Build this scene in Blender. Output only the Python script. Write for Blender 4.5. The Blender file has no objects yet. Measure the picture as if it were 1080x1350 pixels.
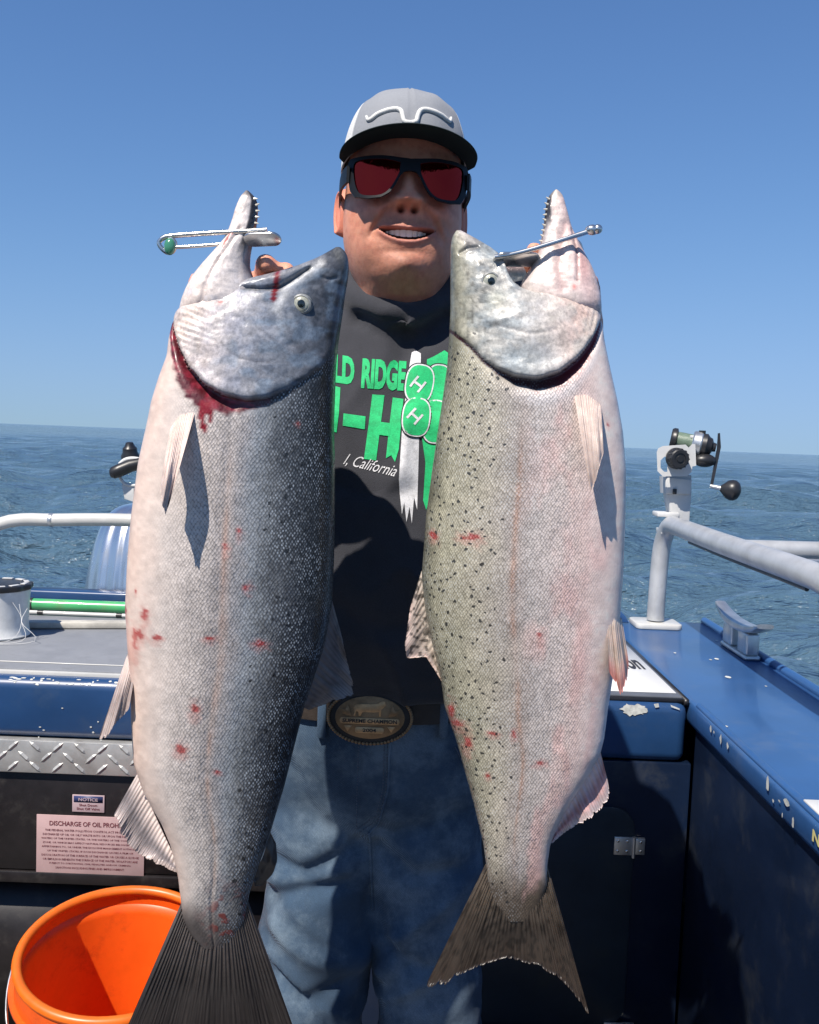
import bpy, bmesh, math, random
import numpy as np
from mathutils import Vector, Matrix
from mathutils.bvhtree import BVHTree

R = math.radians
random.seed(7)
rng = np.random.default_rng(7)
scene = bpy.context.scene
COL = scene.collection

# ------------------------------------------------------------------ camera
FPX, CX, CY = 1250.0, 540.0, 675.0            # focal length and centre in photograph pixels
CAM = Vector((0.0, 0.0, 1.39))
PITCH, ROLL = math.atan(96.0 / FPX), math.atan(42.0 / 1080.0)
FWD = Vector((0, math.cos(PITCH), -math.sin(PITCH)))
U0 = Vector((0, math.sin(PITCH), math.cos(PITCH)))
RGT = Vector((1, 0, 0)) * math.cos(ROLL) + U0 * math.sin(ROLL)
UPV = U0 * math.cos(ROLL) - Vector((1, 0, 0)) * math.sin(ROLL)
cd = bpy.data.cameras.new('camera')
cam = bpy.data.objects.new('camera', cd)
COL.objects.link(cam)
m3 = Matrix((RGT, UPV, -FWD)).transposed()
cam.matrix_world = Matrix.Translation(CAM) @ m3.to_4x4()
cd.sensor_fit = 'HORIZONTAL'
cd.sensor_width = 36.0
cd.lens = 36.0 * FPX / 1080.0
cd.clip_start = 0.02
cd.clip_end = 60000.0
scene.camera = cam

# ------------------------------------------------------------------ daylight
SUN_EL = R(53)
SUN_H = Vector((-0.55, -0.835)).normalized()     # towards the sun, seen from above
SUN = Vector((SUN_H.x * math.cos(SUN_EL), SUN_H.y * math.cos(SUN_EL), math.sin(SUN_EL)))
world = bpy.data.worlds.new('World')
scene.world = world
world.use_nodes = True
wn = world.node_tree
wn.nodes.clear()
sky = wn.nodes.new('ShaderNodeTexSky')
sky.sky_type = 'NISHITA'
sky.sun_disc = False
sky.sun_elevation = SUN_EL
sky.sun_rotation = math.atan2(SUN_H.x, SUN_H.y) % (2 * math.pi)
sky.altitude = 0
sky.air_density = 1.0
sky.dust_density = 0.0
sky.ozone_density = 1.0
bg = wn.nodes.new('ShaderNodeBackground')
bg.inputs['Strength'].default_value = 0.10
wo = wn.nodes.new('ShaderNodeOutputWorld')
# the camera's rendering of the sky: each channel is eased towards a deep clear blue over the whole dome
sep_ = wn.nodes.new('ShaderNodeSeparateColor'); com_ = wn.nodes.new('ShaderNodeCombineColor')
wn.links.new(sky.outputs[0], sep_.inputs[0])
def ease(sock, gain, top):
    def m_(op, a, b):
        n = wn.nodes.new('ShaderNodeMath'); n.operation = op
        for i, v in enumerate((a, b)):
            if hasattr(v, 'node'): wn.links.new(v, n.inputs[i])
            else: n.inputs[i].default_value = v
        return n.outputs[0]
    g = m_('MULTIPLY', sock, gain)
    q = m_('DIVIDE', g, top)
    return m_('DIVIDE', g, m_('POWER', m_('ADD', m_('MULTIPLY', q, q), 1.0), 0.5))
SKYK = 0.1275
for i_, (g_, t_) in enumerate(((0.56, 0.355), (0.80, 0.56), (1.15, 0.95))):
    wn.links.new(ease(sep_.outputs[i_], g_ * 0.93, t_ * 0.93 / SKYK), com_.inputs[i_])
wn.links.new(com_.outputs[0], bg.inputs['Color'])
wn.links.new(bg.outputs[0], wo.inputs['Surface'])
sl = bpy.data.lights.new('sun', 'SUN')
sl.energy = 4.8
sl.angle = R(0.53)
sl.color = (1.0, 0.925, 0.83)
sun = bpy.data.objects.new('sun', sl)
COL.objects.link(sun)
sun.rotation_euler = SUN.to_track_quat('Z', 'Y').to_euler()
sun.location = (-3, -2, 6)
vs = scene.view_settings
vs.view_transform = 'Standard'
vs.look = 'None'
vs.exposure = 0.55
vs.gamma = 1.0
vs.use_curve_mapping = False
scene.cycles.max_bounces = 8
scene.cycles.use_denoising = True

# ------------------------------------------------------------------ helpers
def P(px, py, Y):
    d = FWD + RGT * ((px - CX) / FPX) - UPV * ((py - CY) / FPX)
    return CAM + d * (Y / d.y)

def ray_dir(px, py):
    return (FWD + RGT * ((px - CX) / FPX) - UPV * ((py - CY) / FPX)).normalized()

def PN(px, py, Y):
    px, py, Y = np.broadcast_arrays(np.asarray(px, float), np.asarray(py, float), np.asarray(Y, float))
    a = (px - CX) / FPX
    b = -(py - CY) / FPX
    f, r, u = np.array(FWD), np.array(RGT), np.array(UPV)
    d = f + a[..., None] * r + b[..., None] * u
    return np.array(CAM) + d * (Y / d[..., 1])[..., None]

def hash3(i, j, k, seed):
    n = (i * 374761393 + j * 668265263 + k * 2147483647 + seed * 974634777) & 0xFFFFFFFF
    n = ((n ^ (n >> 13)) * 1274126177) & 0xFFFFFFFF
    n = n ^ (n >> 16)
    return (n & 0xFFFF) / 65535.0

def vnoise(x, y, z=0.0, seed=0):
    """smooth value noise in 0..1, vectorised"""
    x, y, z = np.broadcast_arrays(np.asarray(x, float), np.asarray(y, float), np.asarray(z, float))
    xi, yi, zi = np.floor(x).astype(np.int64), np.floor(y).astype(np.int64), np.floor(z).astype(np.int64)
    fx, fy, fz = x - xi, y - yi, z - zi
    fx, fy, fz = [t * t * (3 - 2 * t) for t in (fx, fy, fz)]
    r = 0
    for a in (0, 1):
        for b in (0, 1):
            for c in (0, 1):
                w = (fx if a else 1 - fx) * (fy if b else 1 - fy) * (fz if c else 1 - fz)
                r = r + w * hash3(xi + a, yi + b, zi + c, seed)
    return r

def fbm(x, y, z=0.0, oct=4, seed=0):
    s, a, t = 0, 0.5, 0
    for o in range(oct):
        s = s + a * vnoise(np.asarray(x) * 2 ** o, np.asarray(y) * 2 ** o, np.asarray(z) * 2 ** o, seed + o)
        t += a
        a *= 0.5
    return s / t

def sstep(a, b, x):
    t = np.clip((np.asarray(x, float) - a) / (b - a), 0, 1)
    return t * t * (3 - 2 * t)

def poly_dist(x, y, pts):
    """distance from points to a polyline (all in one plane)"""
    best = np.full(np.shape(x), 1e9)
    for (ax, ay), (bx, by) in zip(pts[:-1], pts[1:]):
        dx, dy = bx - ax, by - ay
        t = np.clip(((x - ax) * dx + (y - ay) * dy) / (dx * dx + dy * dy + 1e-9), 0, 1)
        best = np.minimum(best, np.hypot(x - ax - t * dx, y - ay - t * dy))
    return best

def resample(pts, n):
    p = np.array(pts, float)
    d = np.r_[0, np.cumsum(np.linalg.norm(np.diff(p, axis=0), axis=1))]
    t = np.linspace(0, d[-1], n)
    return np.stack([np.interp(t, d, p[:, k]) for k in range(p.shape[1])], 1)

def spline(pts, n):
    """Catmull-Rom through points"""
    p = [np.array(q, float) for q in pts]
    p = [2 * p[0] - p[1]] + p + [2 * p[-1] - p[-2]]
    out = []
    for i in range(1, len(p) - 2):
        for t in np.linspace(0, 1, 12, endpoint=False):
            a, b, c, d = p[i - 1], p[i], p[i + 1], p[i + 2]
            out.append(0.5 * (2 * b + (c - a) * t + (2 * a - 5 * b + 4 * c - d) * t * t + (3 * b - a - 3 * c + d) * t ** 3))
    out.append(p[-2])
    return resample(out, n)

# ---- objects
def tag(o, label=None, cat=None, group=None, kind=None):
    if label: o['label'] = label
    if cat: o['category'] = cat
    if group: o['group'] = group
    if kind: o['kind'] = kind
    return o

def empty(name, loc):
    o = bpy.data.objects.new(name, None)
    o.location = loc
    o.empty_display_size = 0.05
    COL.objects.link(o)
    return o

def link(name, me, mat, parent=None, smooth=True):
    o = bpy.data.objects.new(name, me)
    COL.objects.link(o)
    if mat is not None:
        me.materials.append(mat)
    if parent is not None:
        q = parent
        off = Vector((0, 0, 0))
        while q is not None:
            off += q.location
            q = q.parent
        o.parent = parent
        o.location = -off          # meshes are written in world coordinates
    me.polygons.foreach_set('use_smooth', [smooth] * len(me.polygons))
    return o

def mesh_np(name, V, F):
    me = bpy.data.meshes.new(name)
    V = np.asarray(V, np.float32).reshape(-1, 3)
    if isinstance(F, np.ndarray):
        n = len(F)
        me.vertices.add(len(V)); me.vertices.foreach_set('co', V.ravel())
        k = F.shape[1]
        me.loops.add(n * k); me.loops.foreach_set('vertex_index', F.astype(np.int32).ravel())
        me.polygons.add(n); me.polygons.foreach_set('loop_start', np.arange(0, n * k, k, dtype=np.int32))
        me.update(calc_edges=True)
        me.validate()
    else:
        me.from_pydata(V.tolist(), [], F)
        me.update()
    return me

def grid_faces(nr, nc, wrap=False):
    r = np.arange(nr - 1)[:, None]
    c = np.arange(nc if wrap else nc - 1)[None, :]
    c2 = (c + 1) % nc
    a = r * nc + c; b = r * nc + c2
    return np.stack([a, b, b + nc, a + nc], -1).reshape(-1, 4)

def set_col(me, name, rgb):
    a = me.attributes.new(name, 'FLOAT_COLOR', 'POINT')
    rgb = np.asarray(rgb, np.float32).reshape(-1, 3)
    a.data.foreach_set('color', np.c_[rgb, np.ones(len(rgb), np.float32)].astype(np.float32).ravel())

def set_val(me, name, v):
    a = me.attributes.new(name, 'FLOAT', 'POINT')
    a.data.foreach_set('value', np.asarray(v, np.float32).ravel())

class MB:
    """collects simple shapes into one mesh"""
    def __init__(s): s.v = []; s.f = []
    def add(s, V, F):
        o = len(s.v)
        s.v += [tuple(p) for p in V]
        s.f += [tuple(i + o for i in f) for f in F]
        return s
    def box(s, x0, x1, y0, y1, z0, z1, bev=0.0, seg=2, mat=None):
        bm = bmesh.new()
        bmesh.ops.create_cube(bm, size=1)
        for v in bm.verts:
            v.co = ((x0 + x1) / 2 + v.co.x * (x1 - x0), (y0 + y1) / 2 + v.co.y * (y1 - y0), (z0 + z1) / 2 + v.co.z * (z1 - z0))
        if bev:
            bmesh.ops.bevel(bm, geom=bm.edges[:], offset=bev, segments=seg, affect='EDGES', profile=0.5)
        if mat is not None:
            bm.transform(mat)
        bm.verts.index_update()
        s.add([v.co.copy() for v in bm.verts], [[v.index for v in f.verts] for f in bm.faces])
        bm.free()
        return s
    def tube(s, pts, rad, n=16, caps=True):
        pts = [Vector(p) for p in pts]
        if not hasattr(rad, '__len__'): rad = [rad] * len(pts)
        rings = []
        up = None
        for i, p in enumerate(pts):
            t = (pts[min(i + 1, len(pts) - 1)] - pts[max(i - 1, 0)]).normalized()
            if up is None:
                up = t.orthogonal().normalized()
            up = (up - t * up.dot(t)).normalized()
            b = t.cross(up)
            rings.append([p + (up * math.cos(2 * math.pi * k / n) + b * math.sin(2 * math.pi * k / n)) * rad[i] for k in range(n)])
        V = [q for r in rings for q in r]
        F = [(i * n + k, i * n + (k + 1) % n, (i + 1) * n + (k + 1) % n, (i + 1) * n + k) for i in range(len(pts) - 1) for k in range(n)]
        if caps:
            F.append(tuple(range(n - 1, -1, -1)))
            F.append(tuple((len(pts) - 1) * n + k for k in range(n)))
        return s.add(V, F)
    def lathe(s, prof, M, n=32):
        """prof: (r, h) pairs along local z"""
        V = []; F = []
        for r, h in prof:
            for k in range(n):
                a = 2 * math.pi * k / n
                V.append(M @ Vector((max(r, 1e-5) * math.cos(a), max(r, 1e-5) * math.sin(a), h)))
        for i in range(len(prof) - 1):
            for k in range(n):
                F.append((i * n + k, i * n + (k + 1) % n, (i + 1) * n + (k + 1) % n, (i + 1) * n + k))
        return s.add(V, F)
    def prism(s, poly, M, h, bev=0.0):
        """polygon in local xy extruded along local z from 0 to h"""
        bm = bmesh.new()
        vs_ = [bm.verts.new((p[0], p[1], 0)) for p in poly]
        f = bm.faces.new(vs_)
        r = bmesh.ops.extrude_face_region(bm, geom=[f])
        for g in r['geom']:
            if isinstance(g, bmesh.types.BMVert): g.co.z += h
        bmesh.ops.recalc_face_normals(bm, faces=bm.faces[:])
        if bev:
            ed = [e for e in bm.edges if abs(e.verts[0].co.z - e.verts[1].co.z) < 1e-7]
            bmesh.ops.bevel(bm, geom=ed, offset=bev, segments=2, affect='EDGES', profile=0.5)
        bm.transform(M)
        bm.verts.index_update()
        s.add([v.co.copy() for v in bm.verts], [[v.index for v in g.verts] for g in bm.faces])
        bm.free()
        return s
    def ball(s, c, r, n=20, m=12):
        """ellipsoid; r is a number or (rx, ry, rz)"""
        if not hasattr(r, '__len__'): r = (r, r, r)
        V = []; F = []
        for i in range(m + 1):
            th = math.pi * i / m
            for k in range(n):
                a = 2 * math.pi * k / n
                V.append((c[0] + r[0] * max(math.sin(th), 1e-4) * math.cos(a), c[1] + r[1] * max(math.sin(th), 1e-4) * math.sin(a), c[2] + r[2] * math.cos(th)))
        for i in range(m):
            for k in range(n):
                F.append((i * n + k, (i + 1) * n + k, (i + 1) * n + (k + 1) % n, i * n + (k + 1) % n))
        return s.add(V, F)
    def build(s, name, mat, parent=None, smooth=True, auto=True):
        me = bpy.data.meshes.new(name)
        me.from_pydata([tuple(v) for v in s.v], [], s.f)
        me.update()
        bm = bmesh.new(); bm.from_mesh(me)
        bmesh.ops.recalc_face_normals(bm, faces=bm.faces[:])
        if smooth and auto:
            for e in bm.edges:
                if len(e.link_faces) == 2 and e.calc_face_angle(0) > R(38):
                    e.smooth = False
        bm.to_mesh(me); bm.free()
        return link(name, me, mat, parent, smooth)

def frame(origin, zdir, xhint=(1, 0, 0)):
    """matrix whose local z points along zdir"""
    z = Vector(zdir).normalized()
    x = Vector(xhint)
    x = (x - z * x.dot(z))
    if x.length < 1e-6: x = z.orthogonal()
    x.normalize()
    y = z.cross(x)
    return Matrix.Translation(Vector(origin)) @ Matrix((x, y, z)).transposed().to_4x4()

def remesh(ob, vox, smooth=4, fac=0.5):
    m = ob.modifiers.new('r', 'REMESH'); m.mode = 'VOXEL'; m.voxel_size = vox; m.use_smooth_shade = True
    s_ = ob.modifiers.new('s', 'SMOOTH'); s_.factor = fac; s_.iterations = smooth
    dg = bpy.context.evaluated_depsgraph_get(); dg.update()
    me = bpy.data.meshes.new_from_object(ob.evaluated_get(dg))
    old = ob.data
    ob.modifiers.clear()
    me.materials.clear()
    for mt in old.materials: me.materials.append(mt)
    ob.data = me
    me.name = ob.name
    me.polygons.foreach_set('use_smooth', [True] * len(me.polygons))
    return ob

def get_co(me):
    a = np.empty(len(me.vertices) * 3, np.float32); me.vertices.foreach_get('co', a); return a.reshape(-1, 3).astype(float)
def get_no(me):
    a = np.empty(len(me.vertices) * 3, np.float32); me.vertices.foreach_get('normal', a); return a.reshape(-1, 3).astype(float)
def set_co(me, V):
    me.vertices.foreach_set('co', np.asarray(V, np.float32).ravel()); me.update()

def bvh_of(*obs):
    V = []; F = []
    for o in obs:
        off = len(V)
        mw = Matrix.Translation(Vector((0, 0, 0)))
        V += [v.co.copy() for v in o.data.vertices]
        F += [[i + off for i in p.vertices] for p in o.data.polygons]
    return BVHTree.FromPolygons(V, F)

def text_2d(body, bold=0.0, shear=0.0, spacing=1.0, align='LEFT', res=3):
    """glyph outlines as a flat triangle mesh, height of a capital about 0.7"""
    c = bpy.data.curves.new('t', 'FONT'); c.body = body; c.offset = bold; c.shear = shear
    c.space_character = spacing; c.align_x = align; c.resolution_u = res
    o = bpy.data.objects.new('t', c); COL.objects.link(o)
    dg = bpy.context.evaluated_depsgraph_get(); dg.update()
    me = bpy.data.meshes.new_from_object(o.evaluated_get(dg))
    V = [v.co.copy() for v in me.vertices]; F = [list(p.vertices) for p in me.polygons]
    bpy.data.objects.remove(o); bpy.data.curves.remove(c); bpy.data.meshes.remove(me)
    return V, F

def flat_text(name, body, origin, xdir, ydir, width, height, mat, parent, lift=0.0006, **kw):
    """lettering laid on a plane, fitted into width x height from the lower left corner"""
    V, F = text_2d(body, **kw)
    xs = [v.x for v in V]; ys = [v.y for v in V]
    x0, x1, y0, y1 = min(xs), max(xs), min(ys), max(ys)
    xd, yd = Vector(xdir).normalized(), Vector(ydir).normalized()
    n = xd.cross(yd)
    mb = MB()
    mb.add([Vector(origin) + xd * ((v.x - x0) / (x1 - x0) * width) + yd * ((v.y - y0) / (y1 - y0) * height) + n * lift for v in V], F)
    return mb.build(name, mat, parent, smooth=False, auto=False)

# ---- materials
def mat_new(name):
    m = bpy.data.materials.new(name); m.use_nodes = True
    nt = m.node_tree
    return m, nt, nt.nodes['Principled BSDF']

def node(nt, typ, **kw):
    n = nt.nodes.new(typ)
    for k, v in kw.items():
        if k == 'inp':
            for a, b in v.items(): n.inputs[a].default_value = b
        else:
            setattr(n, k, v)
    return n

def mixc(nt, fac, a, b, blend='MIX'):
    n = nt.nodes.new('ShaderNodeMix'); n.data_type = 'RGBA'; n.blend_type = blend
    for sock, val in ((n.inputs[0], fac), (n.inputs[6], a), (n.inputs[7], b)):
        if hasattr(val, 'is_linked') or hasattr(val, 'node'): nt.links.new(val, sock)
        elif hasattr(val, '__len__'): sock.default_value = (val[0], val[1], val[2], 1)
        else: sock.default_value = val
    return n.outputs[2]

def mth(nt, op, a, b=None, clamp=False):
    n = nt.nodes.new('ShaderNodeMath'); n.operation = op; n.use_clamp = clamp
    for i, v in enumerate((a, b)):
        if v is None: continue
        if hasattr(v, 'node'): nt.links.new(v, n.inputs[i])
        else: n.inputs[i].default_value = v
    return n.outputs[0]

def ramp(nt, fac, a, b):
    n = nt.nodes.new('ShaderNodeMapRange'); n.interpolation_type = 'SMOOTHSTEP'
    n.inputs[1].default_value = a; n.inputs[2].default_value = b
    nt.links.new(fac, n.inputs[0])
    return n.outputs[0]

def pm(name, col, rough=0.5, metal=0.0, var=0.12, vscale=6.0, bump=0.0, bscale=200.0, coat=0.0, spec=0.5,
       chips=None, grime=None):
    """painted or plain surface: slight colour drift, roughness drift, fine relief, optional chips and grime"""
    m, nt, b = mat_new(name)
    tc = node(nt, 'ShaderNodeTexCoord')
    n1 = node(nt, 'ShaderNodeTexNoise', inp={'Scale': vscale, 'Detail': 6.0, 'Roughness': 0.65})
    nt.links.new(tc.outputs['Object'], n1.inputs['Vector'])
    lo = [c * (1 - var) for c in col]; hi = [min(1, c * (1 + var)) for c in col]
    c = mixc(nt, ramp(nt, n1.outputs[0], 0.3, 0.7), lo, hi)
    if grime:
        n3 = node(nt, 'ShaderNodeTexNoise', inp={'Scale': grime[1], 'Detail': 8.0, 'Roughness': 0.7})
        nt.links.new(tc.outputs['Object'], n3.inputs['Vector'])
        c = mixc(nt, mth(nt, 'MULTIPLY', ramp(nt, n3.outputs[0], 0.5, 0.72), grime[2]), c, grime[0])
    if chips:
        n2 = node(nt, 'ShaderNodeTexNoise', inp={'Scale': chips[1], 'Detail': 5.0, 'Roughness': 0.6})
        nt.links.new(tc.outputs['Object'], n2.inputs['Vector'])
        c = mixc(nt, ramp(nt, n2.outputs[0], chips[2], chips[2] + 0.02), c, chips[0])
    nt.links.new(c, b.inputs['Base Color'])
    rr = node(nt, 'ShaderNodeMapRange'); rr.inputs[3].default_value = rough * 0.8; rr.inputs[4].default_value = min(1, rough * 1.25)
    nt.links.new(n1.outputs[0], rr.inputs[0]); nt.links.new(rr.outputs[0], b.inputs['Roughness'])
    b.inputs['Metallic'].default_value = metal
    b.inputs['Coat Weight'].default_value = coat
    b.inputs['Coat Roughness'].default_value = 0.08
    b.inputs['Specular IOR Level'].default_value = spec
    if bump:
        nb = node(nt, 'ShaderNodeTexNoise', inp={'Scale': bscale, 'Detail': 4.0})
        nt.links.new(tc.outputs['Object'], nb.inputs['Vector'])
        bp = node(nt, 'ShaderNodeBump', inp={'Strength': bump, 'Distance': 0.002})
        nt.links.new(nb.outputs[0], bp.inputs['Height']); nt.links.new(bp.outputs[0], b.inputs['Normal'])
    return m

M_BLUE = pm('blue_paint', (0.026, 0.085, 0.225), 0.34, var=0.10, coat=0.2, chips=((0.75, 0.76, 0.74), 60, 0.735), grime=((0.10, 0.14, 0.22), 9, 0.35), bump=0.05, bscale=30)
M_NAVY_SHADED = pm('navy_shaded', (0.004, 0.011, 0.032), 0.35, var=0.15, coat=0.25, chips=((0.55, 0.57, 0.56), 34, 0.755), grime=((0.05, 0.055, 0.06), 7, 0.5), bump=0.06, bscale=30)  # navy taken near black, so the colour carries the shadow inside the hull
M_BLACKP = pm('black_panel', (0.010, 0.008, 0.009), 0.42, var=0.35, vscale=10, bump=0.08, bscale=60, grime=((0.06, 0.055, 0.05), 12, 0.45), chips=((0.4, 0.4, 0.4), 50, 0.77))
M_GREY = pm('grey_deck', (0.20, 0.21, 0.23), 0.6, var=0.10, vscale=14, bump=0.25, bscale=420, grime=((0.10, 0.10, 0.10), 7, 0.5))
M_CAPB_SHADED = pm('cap_blue_shaded', (0.013, 0.048, 0.135), 0.36, var=0.12, coat=0.2, grime=((0.05, 0.08, 0.13), 9, 0.4), bump=0.06, bscale=30)  # darker copy of the blue paint, shade of the stern faces in its colour
M_FLOOR = pm('floor_grey', (0.19, 0.19, 0.19), 0.6, var=0.2, vscale=9, bump=0.5, bscale=260, grime=((0.05, 0.045, 0.04), 4, 0.7))
M_ALU = pm('aluminium', (0.60, 0.61, 0.61), 0.36, 0.85, var=0.12, vscale=18, bump=0.05, bscale=160, grime=((0.35, 0.35, 0.34), 10, 0.5))
M_TREAD = pm('tread_plate', (0.42, 0.42, 0.41), 0.48, 0.55, var=0.14, vscale=16, bump=0.06, bscale=220, grime=((0.28, 0.26, 0.24), 14, 0.6))
M_RAIL = pm('white_tube', (0.50, 0.495, 0.47), 0.42, var=0.08, vscale=12, bump=0.05, bscale=90, grime=((0.45, 0.43, 0.38), 16, 0.4), coat=0.15)
M_SRAIL = pm('brushed_tube', (0.46, 0.47, 0.48), 0.42, 0.35, var=0.12, vscale=14, bump=0.08, bscale=120, grime=((0.34, 0.34, 0.33), 22, 0.5))
M_WHITE = pm('white_plastic', (0.54, 0.54, 0.53), 0.42, var=0.06, vscale=20, grime=((0.50, 0.49, 0.46), 22, 0.4))
M_DARK = pm('black_plastic', (0.018, 0.018, 0.020), 0.38, var=0.2, vscale=30, bump=0.04, bscale=200)
M_STEEL = pm('steel', (0.62, 0.61, 0.58), 0.22, 0.95, var=0.12, vscale=40)
M_INK = pm('black_ink', (0.02, 0.02, 0.025), 0.6, var=0.1)
M_REDINK = pm('placard_ink', (0.16, 0.045, 0.055), 0.6, var=0.1)
# ================================================================== sea
def build_sea():
    zsea = -0.45
    nr = 560
    r = 2.2 * (2600 / 2.2) ** np.linspace(0, 1, nr)
    r = np.r_[r, [5000, 12000, 40000]]
    a = np.r_[np.linspace(-62, 62, 520), np.linspace(66, 294, 70)]
    a = np.radians(a)
    Rr, A = np.meshgrid(r, a, indexing='ij')
    X, Y = Rr * np.sin(A), Rr * np.cos(A)
    Z = np.zeros_like(X)
    g = np.random.default_rng(11)
    dr = np.maximum(np.gradient(r)[:, None], np.abs(np.gradient(a))[None, :] * Rr * 0.6)
    n = 64
    for i in range(n):
        lam = 0.30 * (9.0 / 0.30) ** (i / (n - 1))
        th = g.normal(0.18, 0.50)
        k = 2 * math.pi / lam
        sl_ = 0.045 if lam < 0.9 else (0.085 if lam < 5.0 else 0.045)
        fade = sstep(2.2, 5.0, lam / dr)
        ph = (X * math.sin(th) + Y * math.cos(th)) * k + g.uniform(0, 6.28)
        ph = ph + 0.5 * np.sin(0.21 * X + 0.13 * Y + i)
        s = np.sin(ph)
        Z += fade * sl_ / k * (s + 0.22 * np.cos(2 * ph))
    V = np.stack([X, Y, Z + zsea], -1)
    F = grid_faces(len(r), len(a), wrap=True)
    me = mesh_np('sea', V, F)
    m, nt, b = mat_new('sea_water')
    tc = node(nt, 'ShaderNodeTexCoord')
    b.inputs['Base Color'].default_value = (0.060, 0.112, 0.160, 1)
    b.inputs['Roughness'].default_value = 0.07
    b.inputs['IOR'].default_value = 1.333
    mp = node(nt, 'ShaderNodeMapping'); mp.inputs['Scale'].default_value = (0.45, 1.0, 1.0); mp.inputs['Rotation'].default_value = (0, 0, 0.15)
    nt.links.new(tc.outputs['Object'], mp.inputs['Vector'])
    n1 = node(nt, 'ShaderNodeTexNoise', inp={'Scale': 1.7, 'Detail': 6.0, 'Roughness': 0.60})
    n2 = node(nt, 'ShaderNodeTexNoise', inp={'Scale': 0.30, 'Detail': 7.0, 'Roughness': 0.60})
    nt.links.new(mp.outputs[0], n1.inputs['Vector']); nt.links.new(mp.outputs[0], n2.inputs['Vector'])
    b1 = node(nt, 'ShaderNodeBump', inp={'Strength': 1.0, 'Distance': 0.30})
    b2 = node(nt, 'ShaderNodeBump', inp={'Strength': 1.0, 'Distance': 1.9})
    nt.links.new(n2.outputs[0], b2.inputs['Height'])
    nt.links.new(n1.outputs[0], b1.inputs['Height']); nt.links.new(b2.outputs[0], b1.inputs['Normal'])
    nt.links.new(b1.outputs[0], b.inputs['Normal'])
    o = link('sea', me, m)
    tag(o, kind='structure')
build_sea()

# ================================================================== boat
boat = empty('fishing_boat', (0, 2.0, 0))
tag(boat, 'blue painted metal fishing boat with grey stern deck the man stands in', 'boat')
YT, YB = 2.0, 2.90           # front and back of the stern bench
ZT = 0.85                    # its top
XI, XO = 0.62, 0.95          # gunwale, inside and outside
XL = -1.62
mb = MB(); mb.box(XL - 0.3, XO - 0.02, -2.4, YB + 0.03, -0.04, 0.0); mb.build('deck_floor', M_FLOOR, boat)
hl = MB()
hl.box(XL - 0.31, XL - 0.29, -2.4, YB + 0.06, -0.8, 0.80); hl.box(XO - 0.05, XO - 0.03, -2.4, YB + 0.06, -0.8, 0.80)
hl.box(XL - 0.29, XO - 0.05, YB + 0.04, YB + 0.06, -0.8, 0.80)
hl.box(XL - 0.29, XO - 0.05, -2.42, -2.40, -0.8, 0.80)
hl.build('hull_side', M_NAVY_SHADED, boat)
# gunwales: top plate with rolled edges over an inner wall
def gunwale(x0, x1, inner):
    g = MB(); g.box(x0, x1, -2.4, YB + 0.06, ZT - 0.055, ZT, bev=0.014, seg=3)
    o = g.build('gunwale', M_BLUE, boat)
    w = MB()
    s = 1 if inner < 0 else -1
    w.box(inner - 0.0 if s > 0 else inner + 0.012, inner + 0.02 if s > 0 else inner + 0.03, -2.4, YT - 0.004, 0.001, ZT - 0.056, bev=0.003)
    # upright stiffener
    for yy in (1.22, 0.2, -0.9):
        w.box(inner + (-0.022 if s < 0 else -0.0), inner + (0.012 if s < 0 else 0.03), yy, yy + 0.045, 0.001, ZT - 0.058, bev=0.006)
    w.build('inner_wall', M_NAVY_SHADED, boat)
    return o
gun_r = gunwale(XI, XO, XI)
gunwale(XL - 0.33, XL, XL - 0.03)
# outer lip of the right gunwale
lp = MB(); lp.tube([(XO - 0.006, -2.4, ZT + 0.004), (XO - 0.006, YB + 0.06, ZT + 0.004)], 0.012, 12); lp.build('gunwale_lip', M_BLUE, boat)
lp = MB(); lp.tube([(XI + 0.012, -2.4, ZT - 0.003), (XI + 0.012, YT - 0.02, ZT - 0.003)], 0.0075, 12); lp.build('gunwale_lip', M_BLUE, boat)
# raised blue corner at the stern
cn = MB(); cn.prism([(0, 0), (0.10, 0), (0.09, 0.02), (0.03, 0.075), (0, 0.085)], frame((XI - 0.03, YB + 0.01, ZT + 0.001), (0, -1, 0), (1, 0, 0)), 0.02, 0.004)
cn.build('corner_bracket', M_BLUE, boat)

# stern bench: cap, lids, front panels
cap = MB()
cap.box(XL, XI - 0.004, YT, YT + 0.13, ZT - 0.135, ZT - 0.004, bev=0.022, seg=4)
cap.build('stern_cap', M_CAPB_SHADED, boat)
cap = MB(); cap.box(XL, XI - 0.004, YT + 0.131, YB + 0.04, ZT - 0.135, ZT - 0.012); cap.build('stern_top', M_NAVY_SHADED, boat)
rim = MB(); rim.box(XL, XI - 0.06, YB - 0.03, YB + 0.035, ZT - 0.011, ZT + 0.036, bev=0.008, seg=3); rim.build('stern_rim', M_CAPB_SHADED, boat)
lid = MB(); lid.box(XL + 0.05, 0.06, YT + 0.045, YB - 0.09, ZT - 0.010, ZT + 0.006, bev=0.003); lidl = lid.build('deck_lid', M_GREY, boat)
tr = MB(); tr.box(XL + 0.05, 0.06, YT + 0.033, YT + 0.043, ZT - 0.010, ZT + 0.004, bev=0.002); tr.build('lid_trim', M_RAIL, lidl)
tr = MB(); tr.box(XL + 0.05, 0.06, YT + 0.095, YT + 0.099, ZT + 0.0062, ZT + 0.0085); tr.build('lid_trim', M_RAIL, lidl)
M_LIDR = pm('lid_dark', (0.10, 0.11, 0.13), 0.45, var=0.15, vscale=12, bump=0.1, bscale=300)
lid = MB(); lid.box(0.07, XI - 0.012, YT + 0.022, YB - 0.14, ZT - 0.010, ZT + 0.006, bev=0.003); lidr = lid.build('deck_lid', M_LIDR, boat)
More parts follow.
